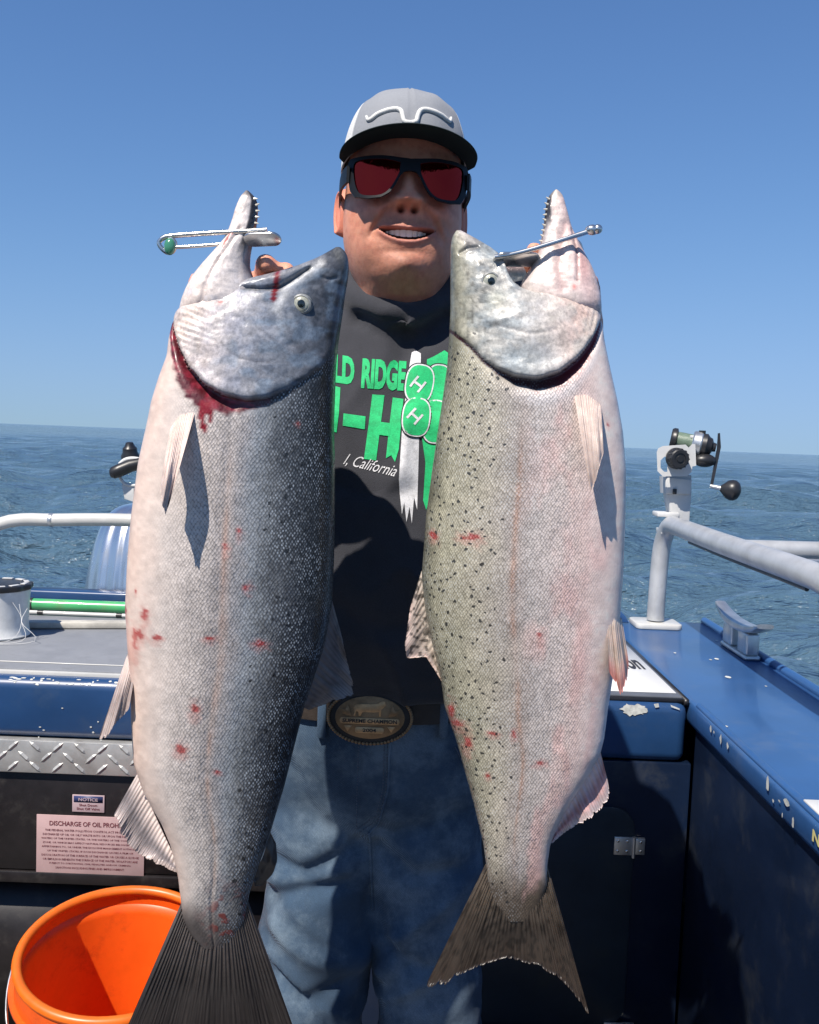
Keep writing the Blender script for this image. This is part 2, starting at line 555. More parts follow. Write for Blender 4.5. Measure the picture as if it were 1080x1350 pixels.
sg = MB(); sg.box(XI - 0.0115, XI - 0.001, YT + 0.01, YB - 0.14, ZT - 0.010, ZT + 0.003); sg.build('lid_seal', M_DARK, lidr)
sg = MB(); sg.box(0.07, XI - 0.012, YT + 0.013, YT + 0.0215, ZT - 0.010, ZT + 0.003); sg.build('lid_seal', M_DARK, lidr)
M_STK = pm('white_sticker', (0.78, 0.77, 0.74), 0.45, var=0.04)
st = MB(); st.box(0.20, XI - 0.020, YT + 0.045, YB - 0.18, ZT + 0.0062, ZT + 0.0078); stk = st.build('white_sticker', M_STK, lidr)
zs_ = ZT + .0079
tl = CAM + ray_dir(827, 882) * ((zs_ - CAM.z) / ray_dir(827, 882).z); tr_ = CAM + ray_dir(876, 884) * ((zs_ - CAM.z) / ray_dir(876, 884).z); tt = CAM + ray_dir(829, 866) * ((zs_ - CAM.z) / ray_dir(829, 866).z)
flat_text('lettering', 'ion', tl, (1, 0, 0), (0, 1, 0), min(tr_.x, XI - .034) - tl.x, tt.y - tl.y, M_INK, lidr, bold=0.03)

# tread plate strip with stamped lugs
tp = MB(); tp.box(XL, -0.16, YT - 0.010, YT + 0.02, ZT - 0.208, ZT - 0.136, bev=0.0025)
plate = tp.build('tread_plate', M_TREAD, boat)
lug = MB()
def one_lug(cx, cz, ang):
    L, Wd, H = 0.0180, 0.0050, 0.0036
    M = Matrix.Translation((cx, YT - 0.0098, cz)) @ Matrix.Rotation(ang, 4, 'Y')
    V = [(-L, 0, 0), (-L * .45, 0, Wd), (L * .45, 0, Wd), (L, 0, 0), (L * .45, 0, -Wd), (-L * .45, 0, -Wd), (-L * .5, -H, 0), (L * .5, -H, 0)]
    F = [(0, 1, 6), (1, 2, 7, 6), (2, 3, 7), (3, 4, 7), (4, 5, 6, 7), (5, 0, 6)]
    lug.add([M @ Vector(v) for v in V], F)
i = 0
xx = XL + 0.02
while xx < -0.18:
    for j, zz in enumerate((ZT - 0.150, ZT - 0.172, ZT - 0.194)):
        one_lug(xx + (0.0 if j % 2 == 0 else 0.024), zz, R(-42) if (j + i) % 2 == 0 else R(42))
    xx += 0.048; i += 1
lg = lug.build('tread_lugs', M_TREAD, plate, smooth=False); lg['kind'] = 'stuff'
# front panels below
fp = MB(); fp.box(XL, -0.16, YT + 0.004, YT + 0.03, 0.42, ZT - 0.209, bev=0.003); pl = fp.build('front_panel', M_BLACKP, boat)
fp = MB(); fp.box(XL, -0.16, YT - 0.002, YT + 0.03, 0.392, 0.418, bev=0.004); fp.build('front_ledge', M_BLACKP, boat)
fp = MB(); fp.box(XL, -0.16, YT + 0.05, YT + 0.07, 0.001, 0.391); fp.build('kick_panel', M_BLACKP, boat)  # black material stands in for the darkness low in the view
fp = MB(); fp.box(-0.159, XI + 0.01, YT + 0.003, YT + 0.03, 0.001, ZT - 0.136, bev=0.003); fp.build('front_panel', M_NAVY_SHADED, boat)
M_HATCH = pm('hatch_dark', (0.012, 0.022, 0.034), 0.4, var=0.2, grime=((0.03, 0.035, 0.035), 10, 0.5), chips=((0.3, 0.32, 0.32), 45, 0.77))
def rrect(x0, x1, y0, y1, r, n=6):
    out = []
    for cx, cy, a0 in ((x1 - r, y1 - r, 0), (x0 + r, y1 - r, 90), (x0 + r, y0 + r, 180), (x1 - r, y0 + r, 270)):
        for k in range(n + 1):
            a = R(a0 + 90 * k / n); out.append((cx + r * math.cos(a), cy + r * math.sin(a)))
    return out
pX = lambda px, py, Y=YT: P(px, py, Y)
a_ = pX(838, 1064); b_ = pX(660, 1500)
hd = MB(); hd.prism(rrect(-0.02, a_.x, 0.12, a_.z, 0.05), frame((0, YT + 0.0022, 0), (0, -1, 0), (1, 0, 0)), 0.010, 0.002)
hatch = hd.build('hatch_door', M_HATCH, boat)
hp = pX(830, 1113)
for dz in (0, -0.42):
    h = MB()
    h.box(hp.x - 0.036, hp.x + 0.004, YT - 0.0125, YT - 0.008, hp.z + dz - 0.02, hp.z + dz + 0.02, bev=0.0015)
    h.box(hp.x + 0.0085, hp.x + 0.031, YT - 0.0125, YT - 0.002, hp.z + dz - 0.018, hp.z + dz + 0.018, bev=0.0015)
    h.tube([(hp.x + 0.006, YT - 0.014, hp.z + dz - 0.024), (hp.x + 0.006, YT - 0.014, hp.z + dz + 0.022)], 0.0042, 10)
    ho = h.build('hinge', M_ALU, hatch)
    for sx, sz in ((-0.028, 0.011), (-0.028, -0.011), (-0.008, 0.011), (-0.008, -0.011), (0.021, 0.01), (0.021, -0.01)):
        s_ = MB(); s_.ball((hp.x + sx, YT - 0.0125, hp.z + dz + sz), (0.0034, 0.0016, 0.0034), 8, 6); s_.build('screw', M_STEEL, ho)

# big paint chips as thin flakes of bare metal
M_BARE = pm('bare_primer', (0.50, 0.51, 0.48), 0.6, var=0.25, vscale=60)
def chip(points, n, lift=0.0012):
    g = MB()
    p0 = [Vector(p) for p in points]
    c = sum(p0, Vector()) / len(p0)
    g.add([c + Vector(n) * lift] + [p + Vector(n) * lift for p in p0], [(0, i + 1, (i + 1) % len(p0) + 1) for i in range(len(p0))])
    g.build('paint_chip', M_BARE, boat, smooth=False)
def chip_px(pts, Y): chip([P(x, y, Y) for x, y in pts], (0, -1, 0))
rc_ = random.Random(5)
chip_px([(836 + (17 + rc_.uniform(-4, 3)) * math.cos(a), 935.5 + (8.5 + rc_.uniform(-3, 1.5)) * math.sin(a)) for a in np.linspace(0, 6.28, 30)[:-1]], YT - 0.0005)
chip_px([(862, 928), (868, 927), (869, 932), (864, 933)], YT - 0.0005)
chip_px([(884, 929), (896, 934), (896, 936), (885, 932)], YT - 0.0005)
rr_ = random.Random(3)
for k in range(44):      # scuffed front edge of the left cap
    cx = rr_.uniform(4, 165); cy = 917 + rr_.uniform(-3, 3) if k < 34 else rr_.uniform(925, 980)
    w, h = (rr_.uniform(1.2, 4.5), rr_.uniform(0.8, 1.8)) if k < 34 else (rr_.uniform(0.8, 1.8), rr_.uniform(0.8, 1.8))
    if k < 34:
        q = P(cx, cy, YT + 0.012)
        ang = R(rr_.uniform(25, 70)); nn = Vector((0, -math.cos(ang), math.sin(ang)))
        c0 = Vector((q.x, YT + 0.022, ZT - 0.026)) + nn * 0.0222
        t1 = Vector((1, 0, 0)); t2 = nn.cross(t1)
        chip([c0 + t1 * w * .0016 * math.cos(a) * rr_.uniform(.6, 1.2) + t2 * h * .0016 * math.sin(a) * rr_.uniform(.6, 1.2) for a in np.linspace(0, 6.28, 8)[:-1]], nn, 0.0004)
    else:
        chip_px([(cx + w * math.cos(a), cy + h * math.sin(a)) for a in np.linspace(0, 6.28, 7)[:-1]], YT - 0.0005)
for px, py, w, h in ((940, 945, 2.5, 5), (953, 968, 3, 7), (962, 975, 3, 5), (1015, 1025, 4, 11), (1040, 1052, 7, 6), (1048, 1085, 2.5, 7), (1022, 1056, 2, 3), (1030, 1056, 2.5, 2), (1034, 1075, 1.2, 4), (945, 940, 2, 2)):
    # along the inner gunwale edge
    d = ray_dir(px, py); t = (XI - 0.001 - CAM.x) / d.x; q = CAM + d * t
    if q.z > ZT - 0.01: q.z = ZT - 0.012
    s_ = q.y / FPX
    chip([q + Vector((0, w * s_ * 1.6 * math.cos(a) * rr_.uniform(.5, 1.2), h * s_ * math.sin(a) * rr_.uniform(.6, 1.2))) for a in np.linspace(0, 6.28, 9)[:-1]], (-1, 0, 0), 0.003)
for px, py, r_ in ((960, 893, 4), (945, 869, 3), (937, 870, 2), (945, 845, 2), (1010, 905, 1.6), (890, 861, 1.8), (958, 958, 2)):
    d = ray_dir(px, py); t = (ZT - CAM.z) / d.z; q = CAM + d * t
    s_ = q.y / FPX
    chip([q + Vector((r_ * s_ * math.cos(a), r_ * s_ * 1.6 * math.sin(a), 0)) for a in np.linspace(0, 6.28, 9)[:-1]], (0, 0, 1), 0.0008)

# placards on the black panel
M_PLAC = pm('placard_pink', (0.44, 0.30, 0.30), 0.5, var=0.06, vscale=20, grime=((0.40, 0.26, 0.25), 18, 0.4))  # pink dimmed in its colour to imitate the dark fade over it
M_NOTE = pm('notice_face', (0.44, 0.33, 0.35), 0.5, var=0.06)
M_NBLUE = pm('notice_blue', (0.03, 0.04, 0.12), 0.5, var=0.1)
YP = YT + 0.0035
q0 = P(52, 1155, YP); q1 = P(190, 1157, YP); q2 = P(189, 1078, YP); q3 = P(49, 1073, YP)
pg = MB(); pg.box(q3.x, q1.x, YP - 0.0030, YP - 0.0005, q0.z, q3.z, bev=0.0006)
plc = pg.build('oil_placard', M_PLAC, pl)
W_ = q1.x - q3.x; H_ = q3.z - q0.z
ly = YP - 0.0031
flat_text('placard_heading', 'DISCHARGE OF OIL PROHIBITED', (q3.x + W_ * 0.12, ly, q3.z - H_ * 0.165), (1, 0, 0), (0, 0, 1), W_ * 0.80, H_ * 0.075, M_REDINK, plc, bold=0.02)
LN = ['THE FEDERAL WATER POLLUTION CONTROL ACT PROHIBITS THE', 'DISCHARGE OF OIL OR OILY WASTE INTO OR UPON THE NAVIGABLE', 'WATERS OF THE UNITED STATES, OR THE WATERS OF THE CONTIGUOUS',
      'ZONE, OR WHICH MAY AFFECT NATURAL RESOURCES BELONGING TO,', 'APPERTAINING TO, OR UNDER THE EXCLUSIVE MANAGEMENT AUTHORITY', 'OF THE UNITED STATES, IF SUCH DISCHARGE CAUSES A FILM OR',
      'DISCOLORATION OF THE SURFACE OF THE WATER OR CAUSES A SLUDGE', 'OR EMULSION BENEATH THE SURFACE OF THE WATER. VIOLATORS ARE', 'SUBJECT TO SUBSTANTIAL CIVIL PENALTIES AND/OR CRIMINAL', 'SANCTIONS INCLUDING FINES AND IMPRISONMENT.']
for k, t in enumerate(LN):
    ins = (0.08, 0.06, 0.045, 0.06, 0.05, 0.10, 0.05, 0.06, 0.12, 0.18)[k]
    flat_text('placard_line', t, (q3.x + W_ * ins, ly, q3.z - H_ * (0.255 + k * 0.0665)), (1, 0, 0), (0, 0, 1), W_ * (1 - 2 * ins), H_ * 0.034, M_REDINK, plc, bold=0.012, res=1)
n0 = P(96, 1047, YP); n1 = P(138, 1071, YP)
pg = MB(); pg.box(n0.x, n1.x, YP - 0.0030, YP - 0.0005, n1.z, n0.z, bev=0.0005); ntc = pg.build('notice_sign', M_NOTE, pl)
nw, nh = n1.x - n0.x, n0.z - n1.z
pg = MB(); pg.box(n0.x + nw * .05, n1.x - nw * .05, ly - 0.0006, ly, n0.z - nh * .42, n0.z - nh * .06); pg.build('notice_band', M_NBLUE, ntc)
flat_text('notice_heading', 'NOTICE', (n0.x + nw * .20, ly - 0.0007, n0.z - nh * .34), (1, 0, 0), (0, 0, 1), nw * .6, nh * .18, M_NOTE, ntc, bold=0.02)
flat_text('notice_line', 'Shut Down', (n0.x + nw * .22, ly, n0.z - nh * .65), (1, 0, 0), (0, 0, 1), nw * .56, nh * .14, M_REDINK, ntc, bold=0.02)
flat_text('notice_line', 'Shut Off Valve', (n0.x + nw * .14, ly, n0.z - nh * .87), (1, 0, 0), (0, 0, 1), nw * .72, nh * .14, M_REDINK, ntc, bold=0.02)

# rails
rz = 1.165
rail = MB()
rx = 0.762
ry = 2.86
pts = [Vector((rx, ry, ZT + 0.02)), Vector((rx + .002, ry, 1.0)), Vector((rx + .004, ry - .004, 1.08)), Vector((rx + .008, ry - .02, 1.13)), Vector((rx + 0.012, ry - .06, rz)), Vector((rx + .012, ry - .14, rz + .003)),
       Vector((rx + .006, 2.3, rz)), Vector((rx, 1.85, rz)), Vector((rx + .004, 1.72, rz - .006)), Vector((rx + .012, 1.62, rz - .035)), Vector((rx + .02, 1.54, rz - .10)), Vector((rx + .022, 1.50, rz - .2)), Vector((rx + .022, 1.49, ZT + 0.005))]
pts = [Vector(p) for p in spline([tuple(p) for p in pts], 80)]
rail.tube(pts, 0.0262, 20)
side_rail = rail.build('side_rail', M_SRAIL, boat)
bp = MB(); bp.prism(rrect(-.07, .07, -.06, .06, .02), frame((rx, ry, ZT + 0.0005), (0, 0, 1)), 0.016, 0.004); bp.build('rail_base', M_RAIL, side_rail)
wr = MB(); wr.tube([Vector((p.x + .004, p.y, p.z - .0315)) for p in pts[22:58]], 0.0045, 8); wr.build('rail_cable', M_DARK, side_rail)
j = P(1000, 724, 2.16)
cr = MB(); cr.tube([(rx, j.y, j.z), (rx + .5, j.y + .02, j.z + .004), (rx + 1.3, j.y + .05, j.z + .01)], [0.0205, .0205, .0205], 18); cr.build('rail_crosspiece', M_SRAIL, side_rail)
cr = MB(); cr.tube([(rx + .05, j.y - .028, j.z - .021), (rx + 1.3, j.y + .02, j.z - .013)], 0.0055, 10); cr.build('rail_crosspiece', M_ALU, side_rail)
sr = MB()
yr = 2.78
a0 = P(-60, 800, yr); pts = [P(-42, 800, yr), P(-40, 740, yr), P(-24, 705, yr), P(2, 690, yr), P(30, 685, yr), P(70, 685.5, yr), P(180, 686, yr), P(520, 699, yr), P(700, 706, yr), P(740, 720, yr), P(748, 760, yr), P(748, 835, yr)]
pts = [Vector(p) for p in spline([tuple(p) for p in pts], 70)]
sr.tube(pts, 0.0190, 18); stern_rail = sr.build('stern_rail', M_RAIL, boat)
wl = MB(); c = P(68, 685.5, yr); wl.tube([c + Vector((-.006, 0, 0)), c + Vector((-.003, 0, 0)), c + Vector((.003, 0, 0)), c + Vector((.006, 0, 0))], [.0192, .0204, .0204, .0192], 18); wl.build('rail_weld', M_ALU, stern_rail)

# cleat on the right gunwale
cl = MB()
cx_, cy_ = 0.905, 2.50
prof = []
for t in np.linspace(-1, 1, 17):
    yy = cy_ + 0.03 + t * 0.175
    rise = 0.030 * abs(t) ** 2.4
    wv = 0.024 * (1 - 0.35 * abs(t) ** 2) + (0.006 if t < -0.8 else 0)
    prof.append((yy, ZT + 0.075 + rise, wv, 0.011 * (1 - 0.6 * abs(t) ** 2) + 0.002))
V = []; F = []
for yy, zz, wv, hh in prof:
    for k in range(12):
        a = 2 * math.pi * k / 12
        V.append((cx_ + wv * math.copysign(abs(math.cos(a)) ** .6, math.cos(a)), yy, zz + hh * math.copysign(abs(math.sin(a)) ** .6, math.sin(a))))
for i in range(16):
    for k in range(12): F.append((i * 12 + k, i * 12 + (k + 1) % 12, (i + 1) * 12 + (k + 1) % 12, (i + 1) * 12 + k))
F.append(tuple(range(12))); F.append(tuple(16 * 12 + k for k in range(12)))
cl.add(V, F)
cleat = cl.build('cleat', M_ALU, boat)
for yy in (cy_ - 0.035, cy_ + 0.085):
    p_ = MB(); p_.box(cx_ - .018, cx_ + .018, yy - .034, yy + .034, ZT + .012, ZT + .07, bev=.006, seg=3); p_.build('cleat_post', M_ALU, cleat)
p_ = MB(); p_.box(cx_ - .021, cx_ + .021, cy_ - .075, cy_ + .125, ZT + .0005, ZT + .0125, bev=.005, seg=3); p_.build('cleat_base', M_ALU, cleat)
# small white plate and yellow letter on the near gunwale
q = CAM + ray_dir(1080, 1066) * ((ZT - CAM.z) / ray_dir(1080, 1066).z)
pl_ = MB(); pl_.box(q.x - .016, q.x + .05, q.y - .07, q.y + .022, ZT + .0005, ZT + .006, bev=.002); wp = pl_.build('socket_plate', M_WHITE, boat)
hl_ = MB(); hl_.lathe([(.011, 0.0063), (.013, .0075), (.016, .0063)], frame((q.x + .016, q.y - 0.005, ZT), (0, 0, 1)), 20); hl_.build('socket_ring', M_ALU, wp)
M_YEL = pm('yellow_paint', (0.62, 0.55, 0.22), 0.6, var=0.1)
d = ray_dir(1071, 1108); q = CAM + d * ((XI - .003) / d.x)
flat_text('hull_letter', 'N', (XI - .0005, q.y, q.z), (0, -1, 0), (0, 0, 1), .026, .018, M_YEL, boat, lift=.003, bold=.04)
# ================================================================== salmon
def skin_material(name, rough=0.40, scale_sz=0.0033, spot_col=(0.012, 0.013, 0.015), spot_sz=0.012):
    """wet fish skin: painted base colour, diamond scale relief, dark spots, all masked by attributes"""
    m, nt, b = mat_new(name)
    L = nt.links.new
    col = node(nt, 'ShaderNodeAttribute', attribute_name='col')
    sc = node(nt, 'ShaderNodeAttribute', attribute_name='scl')
    sp = node(nt, 'ShaderNodeAttribute', attribute_name='spt')
    uv = node(nt, 'ShaderNodeUVMap')
    # wobble so that rows of scales are not ruler-straight
    nz = node(nt, 'ShaderNodeTexNoise', inp={'Scale': 28.0, 'Detail': 2.0})
    L(uv.outputs[0], nz.inputs['Vector'])
    va = node(nt, 'ShaderNodeVectorMath', operation='MULTIPLY_ADD')
    L(nz.outputs['Color'], va.inputs[0]); va.inputs[1].default_value = (0.008, 0.008, 0); L(uv.outputs[0], va.inputs[2])
    mp = node(nt, 'ShaderNodeMapping'); mp.inputs['Rotation'].default_value = (0, 0, R(45)); 
    s = 1.0 / scale_sz
    mp0 = node(nt, 'ShaderNodeMapping'); mp0.inputs['Scale'].default_value = (s * 1.12, s * 0.92, 1)
    L(va.outputs[0], mp0.inputs['Vector']); L(mp0.outputs[0], mp.inputs['Vector'])
    vo = node(nt, 'ShaderNodeTexVoronoi', voronoi_dimensions='2D', feature='F1', inp={'Scale': 1.0, 'Randomness': 0.36})
    L(mp.outputs[0], vo.inputs['Vector'])
    d = vo.outputs['Distance']
    edge = ramp(nt, d, 0.38, 0.62)                     # 1 on the scale rims
    sep = node(nt, 'ShaderNodeSeparateColor'); L(vo.outputs['Color'], sep.inputs[0])
    tint = mth(nt, 'MULTIPLY_ADD', sep.outputs[0], 0.30); nt.nodes[-1].inputs[2].default_value = 0.88
    big = node(nt, 'ShaderNodeTexNoise', inp={'Scale': 45.0, 'Detail': 5.0, 'Roughness': 0.65}); L(uv.outputs[0], big.inputs['Vector'])
    tone = mth(nt, 'MULTIPLY_ADD', big.outputs[0], 0.34); nt.nodes[-1].inputs[2].default_value = 0.83
    sA = sc.outputs['Fac']
    k = mth(nt, 'MULTIPLY', edge, mth(nt, 'MULTIPLY', sA, 0.44))
    darker = mth(nt, 'SUBTRACT', 1.0, k)
    tm = mixc(nt, sA, (1, 1, 1), tint)
    hsv = mixc(nt, 1.0, col.outputs['Color'], tm, 'MULTIPLY')
    c2 = mixc(nt, 1.0, hsv, tone, 'MULTIPLY')
    c3 = mixc(nt, 1.0, c2, darker, 'MULTIPLY')
    # highlights painted pale at the scale centres on the dark back
    bk = node(nt, 'ShaderNodeAttribute', attribute_name='bck')
    cen = mth(nt, 'SUBTRACT', 1.0, ramp(nt, d, 0.16, 0.40))
    pat = node(nt, 'ShaderNodeTexNoise', inp={'Scale': 22.0, 'Detail': 4.0}); L(uv.outputs[0], pat.inputs['Vector'])
    cen = mth(nt, 'MULTIPLY', cen, mth(nt, 'MULTIPLY', bk.outputs['Fac'], mth(nt, 'MULTIPLY', sep.outputs[2], ramp(nt, pat.outputs[0], 0.30, 0.62))))
    c3 = mixc(nt, mth(nt, 'MULTIPLY', cen, 0.9), c3, (0.36, 0.41, 0.46))
    # fine mottling where there are no scales
    mo = node(nt, 'ShaderNodeTexNoise', inp={'Scale': 240.0, 'Detail': 6.0, 'Roughness': 0.72}); L(uv.outputs[0], mo.inputs['Vector'])
    mo2 = node(nt, 'ShaderNodeTexNoise', inp={'Scale': 70.0, 'Detail': 5.0, 'Roughness': 0.7}); L(uv.outputs[0], mo2.inputs['Vector'])
    mt = mth(nt, 'MULTIPLY', mth(nt, 'MULTIPLY_ADD', ramp(nt, mo.outputs[0], 0.34, 0.62), 0.34), 1.0)
    nt.nodes[-2].inputs[2].default_value = 0.76
    mt2 = mth(nt, 'MULTIPLY_ADD', ramp(nt, mo2.outputs[0], 0.36, 0.60), 0.30); nt.nodes[-1].inputs[2].default_value = 0.80
    mt = mth(nt, 'MULTIPLY', mt, mt2)
    hd = node(nt, 'ShaderNodeAttribute', attribute_name='hed')
    c3 = mixc(nt, hd.outputs['Fac'], c3, mixc(nt, 1.0, c3, mt, 'MULTIPLY'))
    # dark spots, irregular
    n2 = node(nt, 'ShaderNodeTexNoise', inp={'Scale': 130.0, 'Detail': 2.0}); L(uv.outputs[0], n2.inputs['Vector'])
    vb = node(nt, 'ShaderNodeVectorMath', operation='MULTIPLY_ADD')
    L(n2.outputs['Color'], vb.inputs[0]); vb.inputs[1].default_value = (0.0075, 0.0075, 0); L(uv.outputs[0], vb.inputs[2])
    v2 = node(nt, 'ShaderNodeTexVoronoi', voronoi_dimensions='2D', feature='F1', inp={'Scale': 1.0 / spot_sz, 'Randomness': 0.95})
    mp2 = node(nt, 'ShaderNodeMapping'); mp2.inputs['Scale'].default_value = (0.82, 1.15, 1); mp2.inputs['Rotation'].default_value = (0, 0, R(24))
    L(vb.outputs[0], mp2.inputs['Vector']); L(mp2.outputs[0], v2.inputs['Vector'])
    sep2 = node(nt, 'ShaderNodeSeparateColor'); L(v2.outputs['Color'], sep2.inputs[0])
    on = mth(nt, 'LESS_THAN', sep2.outputs[1], sp.outputs['Fac'])
    spot = mth(nt, 'MULTIPLY', mth(nt, 'SUBTRACT', 1.0, ramp(nt, v2.outputs['Distance'], 0.13, 0.21)), on)
    c4 = mixc(nt, mth(nt, 'MULTIPLY', spot, 0.9), c3, spot_col)
    L(c4, b.inputs['Base Color'])
    b.inputs['Specular IOR Level'].default_value = 0.42
    rr = mth(nt, 'ADD', mth(nt, 'MULTIPLY', edge, 0.12), mth(nt, 'MULTIPLY_ADD', sep.outputs[1], 0.22)); nt.nodes[-2].inputs[2].default_value = rough - 0.10
    rr = mth(nt, 'MAXIMUM', rr, 0.22)
    L(rr, b.inputs['Roughness'])
    b.inputs['Metallic'].default_value = 0.05
    b.inputs['Coat Weight'].default_value = 0.30; b.inputs['Coat Roughness'].default_value = 0.18
    # relief
    hgt = mth(nt, 'SUBTRACT', 1.0, mth(nt, 'POWER', d, 1.4))
    hgt = mth(nt, 'MULTIPLY', hgt, sA)
    bp = node(nt, 'ShaderNodeBump', inp={'Strength': 0.6, 'Distance': 0.0010}); L(hgt, bp.inputs['Height'])
    fine = node(nt, 'ShaderNodeTexNoise', inp={'Scale': 260.0, 'Detail': 4.0, 'Roughness': 0.6}); L(uv.outputs[0], fine.inputs['Vector'])
    bp2 = node(nt, 'ShaderNodeBump', inp={'Strength': 0.22, 'Distance': 0.0012}); L(fine.outputs[0], bp2.inputs['Height'])
    L(bp.outputs[0], bp2.inputs['Normal'])
    # every scale leans its own way, so single scales catch the light
    jm = node(nt, 'ShaderNodeVectorMath', operation='SUBTRACT'); L(vo.outputs['Color'], jm.inputs[0]); jm.inputs[1].default_value = (.5, .5, .5)
    js = node(nt, 'ShaderNodeVectorMath', operation='SCALE'); L(jm.outputs[0], js.inputs[0]); L(mth(nt, 'MULTIPLY', sA, 0.17), js.inputs['Scale'])
    ja = node(nt, 'ShaderNodeVectorMath', operation='ADD'); L(bp2.outputs[0], ja.inputs[0]); L(js.outputs[0], ja.inputs[1])
    jn = node(nt, 'ShaderNodeVectorMath', operation='NORMALIZE'); L(ja.outputs[0], jn.inputs[0])
    L(jn.outputs[0], b.inputs['Normal'])
    return m

def table(tab, ys, sm=7):
    t = np.array(tab, float)
    out = []
    for k in range(1, t.shape[1]):
        v = np.interp(ys, t[:, 0], t[:, k])
        if sm > 1:
            w = np.hanning(sm + 2)[1:-1]; w /= w.sum()
            p = np.r_[2 * v[0] - v[1:sm][::-1], v, 2 * v[-1] - v[-sm:-1][::-1]]
            v = np.convolve(p, w, 'same')[sm - 1:-(sm - 1)]
        out.append(v)
    return out

def ramp_np(v, stops):
    xs = [s[0] for s in stops]
    return np.stack([np.interp(v, xs, [s[1][k] for s in stops]) for k in range(3)], -1)

def lerp(a, b, t):
    return a * (1 - t[..., None]) + np.asarray(b) * t[..., None]

class Loft:
    """flattened round body: rows of the outline at a real depth, an oval section across each"""
    def __init__(s, tab, thick, Y, yaw=0.0, nc=150, dy=1.7, pw=0.68, sm=9, tilt=0.0):
        y0, y1 = tab[0][0], tab[-1][0]
        s.ys = np.arange(y0, y1 + dy * .5, dy)
        s.xl, s.xr = table(tab, s.ys, sm)
        s.T = table(thick, s.ys, 21)[0]
        s.Y, s.yaw, s.pw, s.tilt = Y, yaw, pw, tilt
        h = nc // 2
        a = np.r_[np.linspace(0, math.pi, h, endpoint=False), np.linspace(math.pi, 2 * math.pi, h, endpoint=False)]
        s.a = a
        s.u = -np.cos(a)[None, :] * np.ones((len(s.ys), 1))
        s.sn = np.sin(a)[None, :] * np.ones((len(s.ys), 1))
        c, hw = (s.xl + s.xr) / 2, (s.xr - s.xl) / 2
        s.px = c[:, None] + hw[:, None] * s.u
        s.py = s.ys[:, None] * np.ones((1, len(a)))
        s.v = (s.u + 1) / 2
        s.c, s.hw = c, hw
        s.xmid = 0.5 * (tab[len(tab) // 2][1] + tab[len(tab) // 2][2])
        s.ymid = 0.5 * (y0 + y1)
    def plane_y(s, px, py):
        return s.Y + s.yaw * (px - s.xmid) / FPX + s.tilt * (py - s.ymid) / FPX
    def depth_at(s, px, py, relief=None):
        """front surface depth at a pixel"""
        i = np.clip(np.searchsorted(s.ys, py), 0, len(s.ys) - 1)
        u = np.clip((px - s.c[i]) / max(s.hw[i], 1e-3), -1, 1)
        d = s.T[i] * (1 - u * u) ** (s.pw / 2)
        if relief: d += float(relief(np.array([px]), np.array([py]))[0])
        return s.plane_y(px, py) - d
    def mesh(s, name, relief=None):
        d = s.T[:, None] * np.abs(s.sn) ** s.pw
        if relief is not None:
            d = d + relief(s.px, s.py) * np.abs(s.sn) ** 0.6
            d = np.maximum(d, 0.0005)
        d = d * np.sign(s.sn + 1e-12)
        base = PN(s.px, s.py, s.plane_y(s.px, s.py))
        V = base.copy()
        V[..., 1] -= d
        nr, nc = s.px.shape
        F = grid_faces(nr, nc, True)
        V = V.reshape(-1, 3)
        V = np.r_[V, [V[:nc].mean(0)], [V[-nc:].mean(0)]]
        me = bpy.data.meshes.new(name)
        k = np.arange(nc)
        top = np.stack([np.full(nc, nr * nc), (k + 1) % nc, k], 1)
        bot = np.stack([np.full(nc, nr * nc + 1), (nr - 1) * nc + k, (nr - 1) * nc + (k + 1) % nc], 1)
        me.vertices.add(len(V)); me.vertices.foreach_set('co', V.astype(np.float32).ravel())
        loops = np.r_[F.ravel(), top.ravel(), bot.ravel()].astype(np.int32)
        me.loops.add(len(loops)); me.loops.foreach_set('vertex_index', loops)
        ls = np.r_[np.arange(len(F)) * 4, len(F) * 4 + np.arange(len(top) + len(bot)) * 3].astype(np.int32)
        me.polygons.add(len(ls)); me.polygons.foreach_set('loop_start', ls)
        me.update(calc_edges=True); me.validate()
        # uv in metres: arc across, length along
        hwm = s.hw[:, None] / FPX * s.Y
        arc = (np.arcsin(np.clip(s.u, -1, 1)) * 0.55 + s.u * 0.45) * hwm * 1.15
        xoff = (s.c[:, None] - s.xmid) / FPX * s.Y
        U = arc + xoff; Vv = -s.py / FPX * s.Y
        U = np.where(s.sn < 0, U + 3.0, U)
        uvv = np.stack([U, Vv], -1).reshape(-1, 2)
        uvv = np.r_[uvv, [uvv[0]], [uvv[-1]]]
        lay = me.uv_layers.new(name='UVMap')
        lay.data.foreach_set('uv', uvv[loops].astype(np.float32).ravel())
        return me
    def ext(s, arr):
        a = np.asarray(arr, float).reshape(s.px.size, -1)
        return np.r_[a, a[:1], a[-1:]]

M_FIN_NT = None
def fin_material(name):
    m, nt, b = mat_new(name)
    col = node(nt, 'ShaderNodeAttribute', attribute_name='col')
    tc = node(nt, 'ShaderNodeTexCoord')
    n1 = node(nt, 'ShaderNodeTexNoise', inp={'Scale': 120.0, 'Detail': 4.0}); nt.links.new(tc.outputs['Object'], n1.inputs['Vector'])
    t = mth(nt, 'MULTIPLY_ADD', n1.outputs[0], 0.6); nt.nodes[-1].inputs[2].default_value = 0.7
    nt.links.new(mixc(nt, 1.0, col.outputs['Color'], t, 'MULTIPLY'), b.inputs['Base Color'])
    b.inputs['Roughness'].default_value = 0.38
    b.inputs['Subsurface Weight'].default_value = 0.12
    b.inputs['Subsurface Radius'].default_value = (0.006, 0.003, 0.002)
    return m
M_FIN = fin_material('fin_skin')

